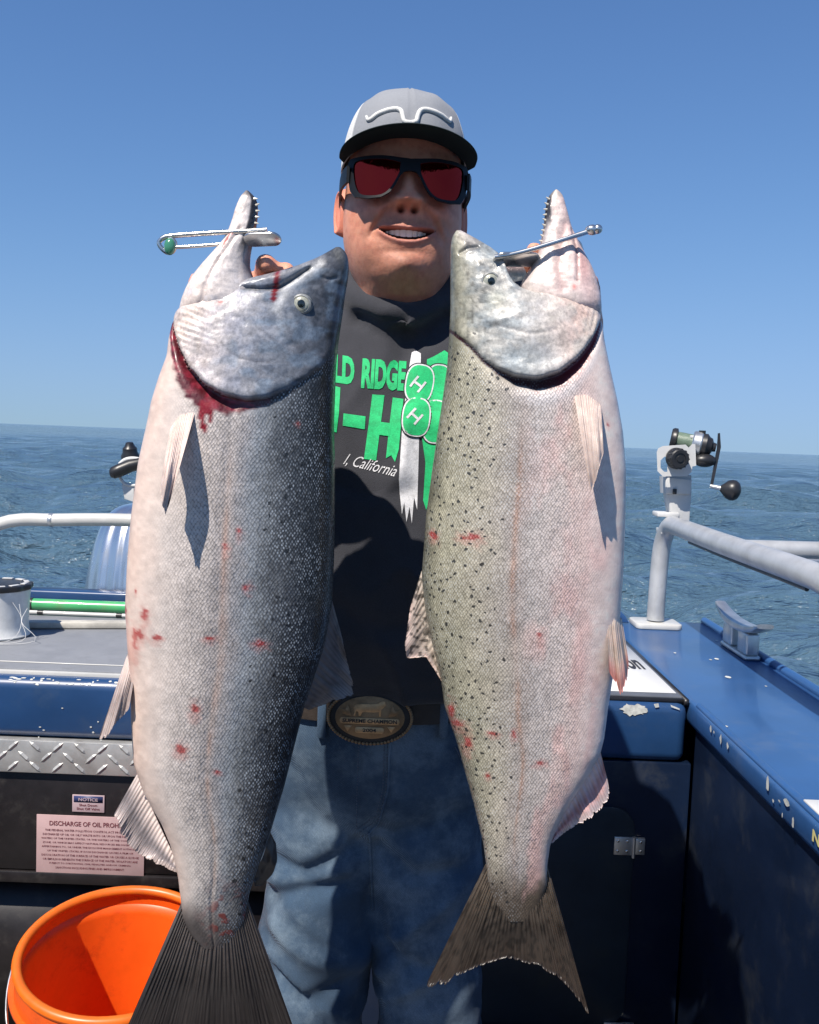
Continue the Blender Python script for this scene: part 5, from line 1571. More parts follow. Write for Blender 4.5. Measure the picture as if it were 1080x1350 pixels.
def drape(name, V2, F, mat, lift, bvh, parent, to_px, cut=3, maxlen=6.0):
    """lay a flat shape (2D points mapped to pixels) on a garment; points keep their own place on the cloth"""
    bm = bmesh.new()
    vs_ = [bm.verts.new((*to_px(v), 0)) for v in V2]
    for f in F:
        try: bm.faces.new([vs_[i] for i in f])
        except ValueError: pass
    bmesh.ops.triangulate(bm, faces=bm.faces[:])
    for _ in range(cut):
        long = [e for e in bm.edges if e.calc_length() > maxlen]
        if not long: break
        bmesh.ops.subdivide_edges(bm, edges=long, cuts=1)
        bmesh.ops.triangulate(bm, faces=bm.faces[:])
    dead = []
    for v in bm.verts:
        h = bvh.ray_cast(CAM, ray_dir(v.co.x, v.co.y))
        if h[0] is None: dead.append(v); continue
        n = h[1]
        if n.dot(ray_dir(v.co.x, v.co.y)) > 0: n = -n
        v.co = h[0] + (n * .4 - ray_dir(540, 500) * .6) * lift
    if dead: bmesh.ops.delete(bm, geom=dead, context='VERTS')
    me = bpy.data.meshes.new(name); bm.to_mesh(me); bm.free()
    return link(name, me, mat, parent, smooth=True)

def print_mat(name, col, wear=.55):
    return cloth_material(name, col, .12, 700, .4, sheen=.0, worn=(tuple(c * .55 + .008 for c in col), 110, wear), rough=.7)
M_PG = print_mat('green_print', (.02, .47, .16)); M_PW = print_mat('white_print', (.62, .62, .64)); M_PK = print_mat('black_print', (.012, .012, .014))
def text_px(name, body_, x0, y0, x1, y1, h, mat, lift, bold=0., shear=0., rot_skew=0.0, spacing=1.0):
    """text from (x0,y0) to (x1,y1) along its base line, capital height h pixels"""
    V, F = text_2d(body_, bold=bold, shear=shear, spacing=spacing)
    xs = [v.x for v in V]; ys = [v.y for v in V]
    a, b = min(xs), max(xs); c = min(ys); d = max(ys)
    def f(v):
        t = (v.x - a) / (b - a); u = (v.y - c) / (d - c)
        return x0 + (x1 - x0) * t + u * h * rot_skew, y0 + (y1 - y0) * t - u * h
    return drape(name, V, F, mat, lift, BV_H, hoodie, f)
def poly_px(name, pts, mat, lift, sm=False):
    p = [tuple(q) for q in (spline(pts + [pts[0]], 60)[:-1] if sm else pts)]
    return drape(name, p, [list(range(len(p)))], mat, lift, BV_H, hoodie, lambda v: (v[0], v[1]), cut=5)
text_px('print_lettering', 'LD', 440, 504, 467, 508, 37, M_PG, .0010, bold=.055, rot_skew=.03)
text_px('print_lettering', 'RIDGE', 476, 512, 534, 516, 40, M_PG, .0010, bold=.055, rot_skew=.06)
poly_px('print_lettering', [(491, 520), (507, 521), (502, 560), (496, 607), (480, 605), (486, 560)], M_PG, .0010)
poly_px('print_lettering', [(518, 524), (532, 526), (529, 560), (526, 592), (521, 609), (516, 600), (509, 604), (513, 565)], M_PG, .0010)
poly_px('print_lettering', [(500, 556), (516, 558), (514, 575), (498, 573)], M_PG, .0013)
poly_px('print_lettering', [(453, 545), (482, 549), (481, 566), (452, 561)], M_PG, .0010)
poly_px('print_lettering', [(437, 508), (449, 511), (447, 545), (444, 570), (437, 568)], M_PG, .0010)
text_px('print_script', 'l, California', 452, 614, 521, 631, 17, M_PW, .0010, shear=.5, bold=-.002, rot_skew=.25)
poly_px('print_stripe', [(543, 465), (548, 462), (555, 466), (554, 520), (552, 600), (551, 640), (550, 672), (546, 655), (543, 690), (540, 668), (536, 688), (533, 662), (530, 678), (527, 650), (526, 632), (530, 570), (537, 500)], M_PW, .0008)
poly_px('print_stripe', [(563, 474), (572, 470), (586, 462), (592, 466), (591, 500), (585, 560), (572, 640), (562, 672), (558, 660), (561, 610), (556, 575), (562, 520)], M_PG, .0008)
def pill(cx, cy, a, b, ang, n=40, ex=2.6):
    out = []
    for t in np.linspace(0, 2 * math.pi, n, endpoint=False):
        u = a * math.copysign(abs(math.cos(t)) ** (2 / ex), math.cos(t)); w = b * math.copysign(abs(math.sin(t)) ** (2 / ex), math.sin(t))
        out.append((cx + u * math.cos(ang) - w * math.sin(ang), cy + u * math.sin(ang) + w * math.cos(ang)))
    return out
for k, (cx, cy, a, b, ang) in enumerate(((578, 508, 16, 26, R(6)), (574, 556, 16, 27, R(4)), (553, 506, 17, 24, R(10)), (549, 550, 17, 24, R(6)))):
    poly_px('clover_outline', pill(cx, cy, a + 3.2, b + 3.2, ang), M_PK, .0012 + .0003 * k)
    poly_px('clover_outline', pill(cx, cy, a + 1.8, b + 1.8, ang), M_PW, .0015 + .0003 * k)
    poly_px('clover_leaf', pill(cx, cy, a, b, ang), M_PG, .0018 + .0003 * k)
def letter_H(cx, cy, s, ang):
    q = lambda u, w: (cx + s * (u * math.cos(ang) - w * math.sin(ang)), cy + s * (u * math.sin(ang) + w * math.cos(ang)))
    for k in ([q(-.9, -1), q(-.55, -1), q(-.55, 1), q(-.9, 1)], [q(.55, -1), q(.9, -1), q(.9, 1), q(.55, 1)], [q(-.6, -.18), q(.6, -.18), q(.6, .18), q(-.6, .18)]):
        poly_px('clover_letter', k, M_PW, .0032)
letter_H(551, 507, 8.5, R(38)); letter_H(547, 549, 8.5, R(42))

# ---- jeans
def build_jeans():
    mb = MB()
    oval_loft(mb, [(P(496, 872, 1.372), .168, .118, .112), (P(494, 910, 1.372), .172, .126, .118), (P(492, 955, 1.375), .176, .130, .125), (P(490, 1010, 1.38), .176, .120, .128), (P(489, 1070, 1.385), .168, .098, .115), (P(489, 1105, 1.385), .15, .06, .08)], 60)
    for sx in (0, 1):
        hip, kn, an = ((430, 1020), (412, 1360), (405, 1710)) if sx == 0 else ((556, 1020), (566, 1360), (575, 1710))
        th = (422, 1210) if sx == 0 else (560, 1210)
        cone_chain(mb, [P(*hip, 1.375), P(*th, 1.36), P(*kn, 1.345), P(*an, 1.40)], [.094, .083, .070, .060], 28)
    o = mb.build('jeans', M_DENIM, person)
    off = o.location.copy(); o.parent = None; o.location = (0, 0, 0)
    remesh(o, .0060, 5)
    me = o.data; V = get_co(me); N = get_no(me)
    x, y, z = V[:, 0], V[:, 1], V[:, 2]
    f1 = (1 - np.abs(2 * fbm(x * 4 + z * 3, z * 13 - np.abs(x + .05) * 9, y * 5, oct=2, seed=610) - 1)) ** 2.5
    f2 = fbm(x * 16, z * 16, y * 16, oct=3, seed=620) - .5
    D = .012 * (f1 - .35) * sstep(.92, .70, z) + .005 * f2 + .0022 * (fbm(x * 45, z * 45, y * 45, oct=2, seed=640) - .5)
    for pts, dep, wd in (([(352, 1140), (400, 1148), (470, 1120)], .010, .012), ([(350, 1190), (400, 1172), (455, 1165)], .012, .012), ([(365, 1225), (410, 1255), (470, 1275)], -.012, .016), ([(360, 1290), (400, 1310), (450, 1300)], .012, .013), ([(488, 1090), (520, 1100), (600, 1080)], .008, .014), ([(498, 1120), (540, 1150), (600, 1150)], .010, .014), ([(505, 1290), (525, 1260), (530, 1230)], -.012, .012), ([(505, 1240), (540, 1270), (590, 1275)], .010, .013), ([(380, 1000), (420, 1080), (470, 1110)], .006, .013)):
        dd = poly_dist(x, z, [(P(a, b, 1.29).x, P(a, b, 1.29).z) for a, b in pts])
        D -= dep * np.exp(-(dd / wd) ** 2) * (N[:, 1] < .1)
    V = V + N * D[:, None]
    set_co(me, V)
    o.parent = person; o.location = off
    return o
jeans = build_jeans()
BV_J = bvh_of(jeans)
def on_jeans(px, py, lift=.001):
    h = BV_J.ray_cast(CAM, ray_dir(px, py))
    n = h[1] if h[1].y < 0 else -h[1]
    return h[0] + n * lift
def stitch_line(pts, r=.0007, lift=.0009):
    pts = resample(pts, 60)
    mb = MB()
    for i in range(0, 59, 2):
        mb.tube([on_jeans(*pts[i], lift), on_jeans(*pts[i + 1], lift)], r, 6)
    mb.build('stitch_line', M_STITCH, jeans)
def seam(pts, r=.0022):
    p = [on_jeans(a, b, .0003) for a, b in resample(pts, 40)]
    MB().tube(p, r, 8).build('seam', M_DENIM, jeans)
seam([(514, 978), (512, 1040), (500, 1085), (488, 1097)])
stitch_line([(473, 980), (471, 1040), (470, 1090)]); stitch_line([(507, 980), (505, 1040), (496, 1075), (472, 1092)]); stitch_line([(511, 980), (509, 1042), (499, 1080), (474, 1097)])
seam([(487, 1097), (489, 1140), (492, 1200)])
stitch_line([(600, 985), (612, 1010), (634, 1030)]); stitch_line([(604, 983), (616, 1007), (636, 1026)])
# belt with loops and the oval buckle
rows = []
zc = P(494, 908, 1.372)
V = []; F = []; n = 96
for k in range(n):
    a = 2 * math.pi * k / n
    cc, ss = math.cos(a), math.sin(a)
    ex = 2 / 2.4
    for dz, dr in ((-.017, .002), (-.017, .0055), (.017, .0055), (.017, .002)):
        V.append((zc.x + (.172 + dr) * math.copysign(abs(cc) ** ex, cc), zc.y + ((.118 if ss > 0 else .127) + dr) * math.copysign(abs(ss) ** ex, ss), zc.z + dz + .004))
for k in range(n):
    for j in range(4):
        F.append((k * 4 + j, k * 4 + (j + 1) % 4, ((k + 1) % n) * 4 + (j + 1) % 4, ((k + 1) % n) * 4 + j))
belt = MB().add(V, F).build('belt', M_LEATHER, person)
for lx in (585, 425):
    c = P(lx, 948, 1.25); h = BV_J.ray_cast(CAM, ray_dir(lx, 950)); c = h[0]
    MB().box(c.x - .006, c.x + .006, c.y - .010, c.y + .004, c.z - .022, c.z + .026, bev=.002).build('belt_loop', M_DENIM, jeans)
def buckle():
    c = P(488, 945, 1.2335)
    Mk = frame(c, (0, -1, .10), (1, 0, 0))
    m_br = pm('buckle_bronze', (.30, .18, .09), .40, .55, var=.3, vscale=60, grime=((.05, .04, .03), 60, .5), bump=.1, bscale=300)
    m_gd = pm('buckle_gold', (.52, .31, .15), .38, .55, var=.25, vscale=70)
    m_dk = pm('buckle_dark', (.035, .03, .027), .5, .4, var=.3, vscale=60)
    rx, ry = .0575, .0370
    ell = lambda a, b, n=64: [(a * math.cos(t), b * math.sin(t)) for t in np.linspace(0, 2 * math.pi, n, endpoint=False)]
    bk_ = MB().prism(ell(rx, ry), Mk, .004, .001).build('buckle', m_dk, belt)
    rope = MB()
    for k in range(70):
        t = 2 * math.pi * k / 70
        p = Mk @ Vector(((rx - .0022) * math.cos(t), (ry - .0022) * math.sin(t), .0045))
        rope.ball(tuple(p), .0023, 8, 6)
    rp = rope.build('rope_edge', m_br, bk_); rp['kind'] = 'stuff'
    MB().prism(ell(rx * .80, ry * .76), Mk @ Matrix.Translation((0, 0, .0041)), .0012, .0005).build('buckle_field', m_br, bk_)
    # banner, scroll and a standing animal in low relief
    z1 = Matrix.Translation((0, 0, .0055))
    MB().prism([(-.038, -.0085), (.038, -.0085), (.040, -.0045), (.038, -.0005), (-.038, -.0005), (-.040, -.0045)], Mk @ z1, .0012, .0003).build('banner', m_gd, bk_)
    MB().prism(rrect(-.019, .019, -.0205, -.0125, .003), Mk @ z1, .0012, .0003).build('banner', m_gd, bk_)
    steer = [(-.022, .002), (-.0205, .006), (-.022, .012), (-.019, .017), (-.012, .018), (0, .018), (.010, .019), (.014, .022), (.019, .022), (.021, .017), (.018, .014), (.015, .011), (.0145, .002), (.012, .002), (.0115, .008), (.006, .007), (-.010, .007), (-.0125, .002), (-.015, .002), (-.0155, .007), (-.018, .008), (-.0195, .002)]
    MB().prism(steer, Mk @ z1, .0014, .0003).build('steer_relief', m_gd, bk_)
    for s in (-1, 1):
        MB().prism([(s * .024, .001), (s * .036, .004), (s * .040, .012), (s * .033, .010), (s * .030, .018), (s * .027, .010)], Mk @ z1, .0012, .0003).build('leaf_relief', m_br, bk_)
        MB().prism([(s * .023, -.011), (s * .034, -.011), (s * .029, -.019)], Mk @ z1, .0011, .0003).build('leaf_relief', m_gd, bk_)
    o = Mk @ Vector((-.036, -.0072, .0068)); xd = Mk.to_3x3() @ Vector((1, 0, 0)); yd = Mk.to_3x3() @ Vector((0, 1, 0))
    flat_text('buckle_lettering', 'SUPREME CHAMPION', o, xd, yd, .072, .0052, m_dk, bk_, lift=.0002, bold=.03)
    flat_text('buckle_lettering', '2004', Mk @ Vector((-.009, -.0192, .0068)), xd, yd, .018, .0050, m_dk, bk_, lift=.0002, bold=.03)
buckle()
# boots, mostly out of the picture
M_BOOT = pm('rubber_boot', (.03, .028, .026), .5, var=.2)
for an in ((405, 1720), (575, 1720)):
    a = P(*an, 1.40)
    mb = MB(); cone_chain(mb, [Vector((a.x, 1.42, .05)), Vector((a.x, 1.36, .05)), Vector((a.x, 1.22, .042))], [.045, .046, .040], 18); cone_chain(mb, [Vector((a.x, 1.41, .06)), Vector((a.x, 1.405, a.z + .02))], [.05, .056], 18)
    for i, v in enumerate(mb.v):
        if v[2] < .004: mb.v[i] = (v[0], v[1], .004)
    mb.build('boot', M_BOOT, person)

# ---- cap
def crown_point(ph, th, grow=0.0):
    b0 = .042 + .016 * max(math.cos(ph), 0) ** 1.5
    z = b0 + (.146 - b0) * math.sin(th)
    c = max(math.cos(th), 0.0) ** .62
    S, Cc = math.sin(ph), math.cos(ph)
    e = 2 / 2.2
    f = .1085 if Cc > 0 else .104
    x = (.0865 + grow) * c * math.copysign(abs(S) ** e, S)
    y = -(f + grow) * c * math.copysign(abs(Cc) ** e, Cc)
    # front panel stands up
    y += .010 * math.sin(th) * (1 - abs(Cc)) * 0 + .012 * math.sin(th) ** 2
    z += grow * math.sin(th) - .006 * (1 - Cc) * .5
    return Vector((x, y, z))
def build_cap():
    nt_, np_ = 60, 180
    V = []; C = []
    for i in range(nt_):
        th = math.pi / 2 * i / (nt_ - 1)
        for k in range(np_):
            ph = -math.pi + 2 * math.pi * k / np_
            g = 0.0
            for sm_ in (0, R(58), -R(58), R(120), -R(120), math.pi):
                dph = abs((ph - sm_ + math.pi) % (2 * math.pi) - math.pi)
                g -= .0011 * math.exp(-(dph / .018) ** 2) * (1 if i < nt_ - 4 else 0)
                g += .0007 * math.exp(-((dph - .045) / .016) ** 2)
            g += .0024 * (vnoise(np.array(math.sin(ph) * 3.5), np.array(th * 4.0), np.array(math.cos(ph) * 3.5), seed=70).item() - .5)
            V.append(MH @ crown_point(ph, th, g))
            side = abs(ph) > R(58)
            C.append((.60, .60, .59) if side else (.235, .245, .265))
    V.append(MH @ (crown_point(0, math.pi / 2) + Vector((0, 0, .0005)))); C.append(C[-1])
    F = [tuple(f) for f in grid_faces(nt_, np_, True)]
    me = mesh_np('cap', [tuple(v) for v in V], F)
    set_col(me, 'col', C)
    cap_ = link('cap', me, M_CAP, person)
    sd_ = cap_.modifiers.new('solid', 'SOLIDIFY'); sd_.thickness = .002; sd_.offset = -1
    # brim
    ns, nr = 70, 24
    Vt = []; 
    for layer in (0, 1):
        for i in range(nr):
            r = i / (nr - 1)
            for k in range(ns):
                s = -1 + 2 * k / (ns - 1)
                ph = s * R(74)
                p0 = crown_point(ph, 0.06, -.001)
                ox = .0895 * math.sin(s * R(90)) ; oy = -(.064 + .110 * math.cos(s * R(90)) ** .80)
                x = p0.x + (ox - p0.x) * r; y = p0.y + (oy - p0.y) * r
                z = .0580 - .017 * (abs(x) / .0895) ** 2.0 - .006 * r * (1 - (abs(x) / .0895) ** 2)
                if r < .05: z = max(z, .048)
                edge = math.sin(min(1, (1 - r) * 14) * math.pi / 2)
                Vt.append(MH @ Vector((x, y, z + (.0018 * edge if layer == 0 else -.0018 * edge))))
    n = nr * ns
    top = MB().add(Vt[:n], [tuple(f) for f in grid_faces(nr, ns)])
    g = grid_faces(nr, ns)
    brim = MB().add(Vt, [tuple(f) for f in g] + [tuple(int(i) + n for i in f[::-1]) for f in g] + [((nr - 1) * ns + k, (nr - 1) * ns + k + 1, n + (nr - 1) * ns + k + 1, n + (nr - 1) * ns + k) for k in range(ns - 1)])
    brim.build('brim', M_BRIMU, cap_)
    MB().ball(tuple(MH @ Vector((0, .012, .1470))), (.006, .006, .003), 14, 8).build('top_button', M_CAP, cap_)
    bv = bvh_of(cap_)
    # raised horn emblem
    def on_cap(px, py, lift):
        h = bv.ray_cast(CAM, ray_dir(px, py))
        nn = h[1] if h[1].y < 0 else -h[1]
        return h[0] + nn * lift
    path = [(484, 154), (486, 158.5), (491, 157), (499, 151), (512, 146), (523, 144.5), (529, 147), (531, 153), (533, 160), (538, 162), (545, 162), (549, 160), (551, 153), (554, 147), (560, 145), (571, 147.5), (582, 153), (588, 158), (592.5, 161), (594, 156)]
    pts = [on_cap(a, b, .0012) for a, b in spline(path, 90)]
    MB().tube(pts, [.0018 + .0013 * min(1, i / 8, (89 - i) / 8) for i in range(90)], 10).build('emblem', M_THREAD, cap_)
    return cap_
cap_o = build_cap()

# ---- sunglasses
def build_glasses():
    m_fr = pm('glasses_frame', (.006, .007, .009), .45, var=.15, vscale=50, spec=.25)
    m_ln, nt, b = mat_new('red_mirror_lens')
    tc = node(nt, 'ShaderNodeTexCoord'); nz = node(nt, 'ShaderNodeTexNoise', inp={'Scale': 30.0, 'Detail': 3.0}); nt.links.new(tc.outputs['Object'], nz.inputs['Vector'])
    nt.links.new(mixc(nt, nz.outputs[0], (.50, .018, .018), (.60, .035, .020)), b.inputs['Base Color'])
    b.inputs['Metallic'].default_value = 1.0
    b.inputs['Roughness'].default_value = .05
    root = empty('sunglasses', Vector((0, 0, 0)))
    root.location = (MH @ Vector((0, -.10, .01)))
    root.parent = person; root.location = root.location - person.location
    def surf(x, z, dy=0.0):
        y = -(.1185 - 4.3 * x * x - 250 * x ** 4) + .16 * (z + .0) * -1 * -1 + dy
        return MH @ Vector((x, y, z + .006))
    outer_r = [(0, .0225), (.012, .0235), (.035, .0265), (.060, .0275), (.0755, .0265), (.0785, .020), (.0775, .004), (.0745, -.014), (.068, -.0245), (.052, -.0285), (.036, -.0275), (.025, -.0215), (.018, -.011), (.0125, .0), (.008, .0055), (0, .0075)]
    outer = resample(outer_r + [(-a, c) for a, c in outer_r[::-1][1:]], 150)[:-1]
    hole_r = [(.0150, .0155), (.030, .0190), (.050, .0205), (.0645, .0200), (.0685, .0150), (.0675, .0), (.0640, -.0135), (.0580, -.0205), (.046, -.0228), (.035, -.0215), (.027, -.0155), (.021, -.0060), (.0160, .0050)]
    hr = spline(hole_r + [hole_r[0]], 60)[:-1]
    hr = np.array([(.0425 + (a - .0425) * 1.09, -.0005 + (c + .0005) * 1.10) for a, c in hr])
    def shape(name, loops, y0, y1, mat):
        bm = bmesh.new()
        rings = []
        for dy in (y0, y1):
            ed = []
            L = []
            for lp in loops:
                vs_ = [bm.verts.new((p[0], dy, p[1])) for p in lp]
                ed += [bm.edges.new((vs_[i], vs_[(i + 1) % len(vs_)])) for i in range(len(vs_))]
                L.append(vs_)
            bmesh.ops.triangle_fill(bm, edges=ed, use_beauty=True, normal=(0, 1, 0))
            rings.append(L)
        for A, B in zip(*rings):
            for i in range(len(A)):
                bm.faces.new((A[i], A[(i + 1) % len(A)], B[(i + 1) % len(A)], B[i]))
        for _ in range(3):
            lg2 = [e for e in bm.edges if abs(e.verts[0].co.x - e.verts[1].co.x) > .006]
            if not lg2: break
            bmesh.ops.subdivide_edges(bm, edges=lg2, cuts=1)
            bmesh.ops.triangulate(bm, faces=bm.faces[:])
        for v in bm.verts:
            v.co = surf(v.co.x, v.co.z, v.co.y)
        bmesh.ops.recalc_face_normals(bm, faces=bm.faces[:])
        me = bpy.data.meshes.new(name); bm.to_mesh(me); bm.free()
        return me
    me = shape('frame', [outer, hr, [(-a, c) for a, c in hr[::-1]]], -.0015, .0035, m_fr)
    fr = link('frame', me, m_fr, root, smooth=False)
    for s in (1, -1):
        big = [(s * (a + (.0008 if a > .042 else -.0008)), c * 1.02) for a, c in hr]
        link('lens', shape('lens', [big], .0004, .0016, m_ln), m_ln, root, smooth=False)
    for s in (-1, 1):
        V = []; F = []
        pth = [((.0775), -.0900, .012, .0105), (.0825, -.070, .0115, .0100), (.0855, -.045, .010, .0080), (.0862, -.010, .007, .0055), (.0855, .016, .002, .0045), (.0845, .030, -.010, .0040)]
        sp_ = spline([p for p in pth], 24)
        for x, y, z, h in sp_:
            for dx, dz in ((-.0018, -1), (.0018, -1), (.0018, 1), (-.0018, 1)):
                V.append(MH @ Vector((s * (x + dx), y, z + dz * h)))
        for i in range(23):
            for j in range(4): F.append((i * 4 + j, i * 4 + (j + 1) % 4, (i + 1) * 4 + (j + 1) % 4, (i + 1) * 4 + j))
        F += [(0, 1, 2, 3), (92, 93, 94, 95)]
        MB().add(V, F).build('temple_arm', m_fr, root)
    return root
build_glasses()
# ================================================================== loose things on the boat
# silver outboard cowling behind the stern
om = empty('outboard_motor', (-0.98, 3.2, -0.45))
tag(om, 'silver ribbed outboard motor cowling rising behind the stern rim at left', 'outboard motor')
def cowl():
    # upright rounded shell with shallow vertical flutes
    nz, na = 60, 160
    cx0, cy0 = P(196, 760, 3.2).x, 3.25
    zz0 = 0.42; zz1 = P(180, 676, 3.2).z + 0.03
    V = []
    for i in range(nz):
        t = i / (nz - 1)
        z = zz0 + (zz1 - zz0) * math.sin(t * math.pi / 2)
        s = max(0.02, math.cos(t * math.pi / 2) ** 0.42)
        for k in range(na):
            a = 2 * math.pi * k / na
            c_, s_ = math.cos(a), math.sin(a)
            ex = 2 / 2.6
            x = 0.225 * math.copysign(abs(c_) ** ex, c_); y = 0.28 * math.copysign(abs(s_) ** ex, s_)
            # flutes on the forward-left flank
            fl = 0
            for pos, w, dpt in ((-0.150, .017, .010), (-0.095, .022, .014), (-0.045, .010, .010)):
                if s_ < 0.3: fl += dpt * math.exp(-((x * (0.55 + 0.45 * s) - pos) / w) ** 2)
            V.append((cx0 + x * s * (1 - 0.0), cy0 + (y + fl) * s, z))
    return mesh_np('cowling', V, grid_faces(nz, na, True))
M_SILV = pm('silver_paint', (0.66, 0.67, 0.69), 0.26, 0.95, var=0.05, vscale=8, coat=0.6)
cw = link('cowling', cowl(), M_SILV, om)
lg_ = MB(); lg_.box(cw.data.vertices[0].co.x * 0 + P(196, 760, 3.2).x - .12, P(196, 760, 3.2).x + .12, 3.12, 3.36, -0.9, 0.42, bev=.03); lg_.build('leg_housing', M_SILV, om)

# orange bucket
bk = empty('orange_bucket', (-0.66, 1.66, 0.0))
tag(bk, 'orange plastic bucket with yellow rolled rim standing by the left fish tail', 'bucket')
bc = P(158, 1250, 1.66)
M_ORG = pm('orange_plastic', (0.74, 0.10, 0.008), 0.35, var=0.10, vscale=9, spec=0.5, grime=((0.34, 0.03, 0.006), 9, 0.75))
M_ORG.node_tree.nodes['Principled BSDF'].inputs['Subsurface Weight'].default_value = 0.15
M_ORG.node_tree.nodes['Principled BSDF'].inputs['Subsurface Radius'].default_value = (0.02, 0.006, 0.002)
M_RIM = pm('rim_plastic', (0.66, 0.13, 0.010), 0.38, var=0.14, vscale=14, grime=((0.45, 0.10, 0.02), 20, 0.5))
ax = Vector((0.045, -0.16, 1)).normalized()
Mb = frame(bc, ax, (1, 0, 0))
hgt = bc.z / ax.z
rt = 0.178; rbm = 0.145
b_ = MB(); b_.lathe([(0.0, -hgt + .012), (rbm - .006, -hgt + .012), (rt - .016, -.05), (rt - .0125, -.040), (rt - .006, -0.034), (rt - .0045, -.004), (rt - .001, -.0005), (rt + .001, -.012), (rt + .001, -.06), (rbm + .004, -hgt + .03), (rbm, -hgt), (0.0, -hgt)], Mb, 72)
b_.build('bucket_wall', M_ORG, bk)
b_ = MB(); b_.lathe([(rt - .004 + .009 * math.cos(a), -.004 + .009 * math.sin(a)) for a in np.linspace(0, 2 * math.pi, 15)], Mb, 72); b_.build('rim', M_RIM, bk)
b_ = MB(); b_.lathe([(rt + .0012, -.052), (rt + .011, -.052), (rt + .011, -.058), (rt + .0012, -.058)], Mb, 72); b_.build('rib', M_ORG, bk)
hpts = [Mb @ Vector(((rt + .014) * math.cos(a), (rt + .014) * math.sin(a), -.045 - .10 * math.sin((a - math.pi) / 1.0) ** 1)) for a in np.linspace(math.pi, 2 * math.pi, 40)]
b_ = MB(); b_.tube(hpts, .0028, 10); b_.build('bail_handle', M_STEEL, bk)

# spool of fishing line on the grey lid
sp = empty('line_spool', (-0.90, 2.36, ZT + 0.0075))
tag(sp, 'white spool of fishing line with scalloped black top on the grey deck', 'line spool')
ZL = ZT + 0.0075
c0 = P(-6, 872, 2.36); c0.z = ZL
b_ = MB(); b_.lathe([(0, 0), (.082, 0), (.084, .004), (.081, .008), (.078, .030), (.080, .09), (.083, .118), (.0, .118)], frame(c0, (0, 0, 1)), 48); b_.build('line_drum', pm('pale_line', (0.62, 0.63, 0.62), 0.3, var=0.08, vscale=60, bump=.2, bscale=500), sp)
nS = 96
pr = [(.086 + .003 * math.cos(12 * 2 * math.pi * k / nS)) for k in range(nS)]
b_ = MB(); b_.prism([(pr[k] * math.cos(2 * math.pi * k / nS), pr[k] * math.sin(2 * math.pi * k / nS)) for k in range(nS)], frame(c0 + Vector((0, 0, .1185)), (0, 0, 1)), .014, .003); fl_ = b_.build('flange', M_DARK, sp)
for k in range(12):
    a = 2 * math.pi * k / 12
    b_ = MB(); b_.box(-.013, .013, -.006, .006, 0, .0022, bev=.0008, mat=Matrix.Translation(c0 + Vector((.072 * math.cos(a), .072 * math.sin(a), .1325))) @ Matrix.Rotation(a + math.pi / 2, 4, 'Z')); b_.build('white_tab', M_WHITE, fl_)
for k in range(3):
    ptsl = [c0 + Vector((.06 + .02 * k, -.05, .10 - .01 * k)), c0 + Vector((.088 + .004 * k, -.055 - .01 * k, .05)), c0 + Vector((.07 + .03 * k, -.09, .006)), c0 + Vector((-.05, -.12 - .01 * k, .003))]
    b_ = MB(); b_.tube([Vector(p) for p in spline([tuple(p) for p in ptsl], 24)], .0007, 6); b_.build('loose_line', M_WHITE, sp)

# green pole, thin white rod and wooden lath on the stern deck
def rod(name, a, b, r, mat, label, cat, n=16):
    o = empty(name, (a + b) / 2); tag(o, label, cat)
    return o
M_GRN = pm('green_tube', (0.06, 0.36, 0.13), 0.35, var=0.15, vscale=10, coat=.3, grime=((0.25, 0.14, 0.08), 12, .4))
Yg = 2.70
g0 = P(30, 821, Yg); g1 = P(420, 826, Yg)
g0.z = g1.z = ZL + .0175
gp = rod('green_pole', g0, g1, .017, M_GRN, 'green tubular pole lying across the grey stern deck', 'pole')
b_ = MB(); b_.tube([g0, g1], .0165, 18); b_.build('pole_tube', M_GRN, gp)
b_ = MB(); b_.tube([g0 + Vector((-.01, 0, 0)), g0 + Vector((.03, 0, 0))], .0185, 18); b_.build('end_cap', M_DARK, gp)
w0 = P(36, 830, 2.635); w1 = P(420, 834, 2.635); w0.z = w1.z = ZL + .0065
wr_ = rod('thin_rod', w0, w1, .006, M_RAIL, 'thin white fishing rod lying in front of the green pole', 'rod')
b_ = MB(); b_.tube([w0, w1], .0055, 12); b_.build('rod_blank', M_RAIL, wr_)
for k in range(4):
    c = w0.lerp(w1, .045 + .27 * k)
    b_ = MB(); b_.tube([c + Vector((-.008, 0, 0)), c + Vector((.008, 0, 0))], .0066, 12); b_.build('wrap', M_DARK, wr_)
l0 = P(36, 856, 2.46); l1 = P(400, 836, 2.60)
l0.z = l1.z = ZL + .009
la = empty('wooden_lath', (l0 + l1) / 2); tag(la, 'weathered flat wooden lath lying slanted on the grey deck', 'lath')
dirl = (l1 - l0).normalized()
Ml = frame(l0, dirl, (0, 0, 1))
M_WOOD = pm('weathered_wood', (0.42, 0.40, 0.35), 0.7, var=.2, vscale=20, bump=.2, bscale=120)
Ln = (l1 - l0).length
b_ = MB(); b_.box(-.0085, .008, -.019, .019, 0, Ln, bev=.003, mat=Ml); b_.build('lath_strip', M_WOOD, la)
b_ = MB(); b_.box(-.0088, .0105, -.021, .021, .27, Ln - .2, bev=.005, mat=Ml); b_.build('dark_wrap', M_DARK, la)

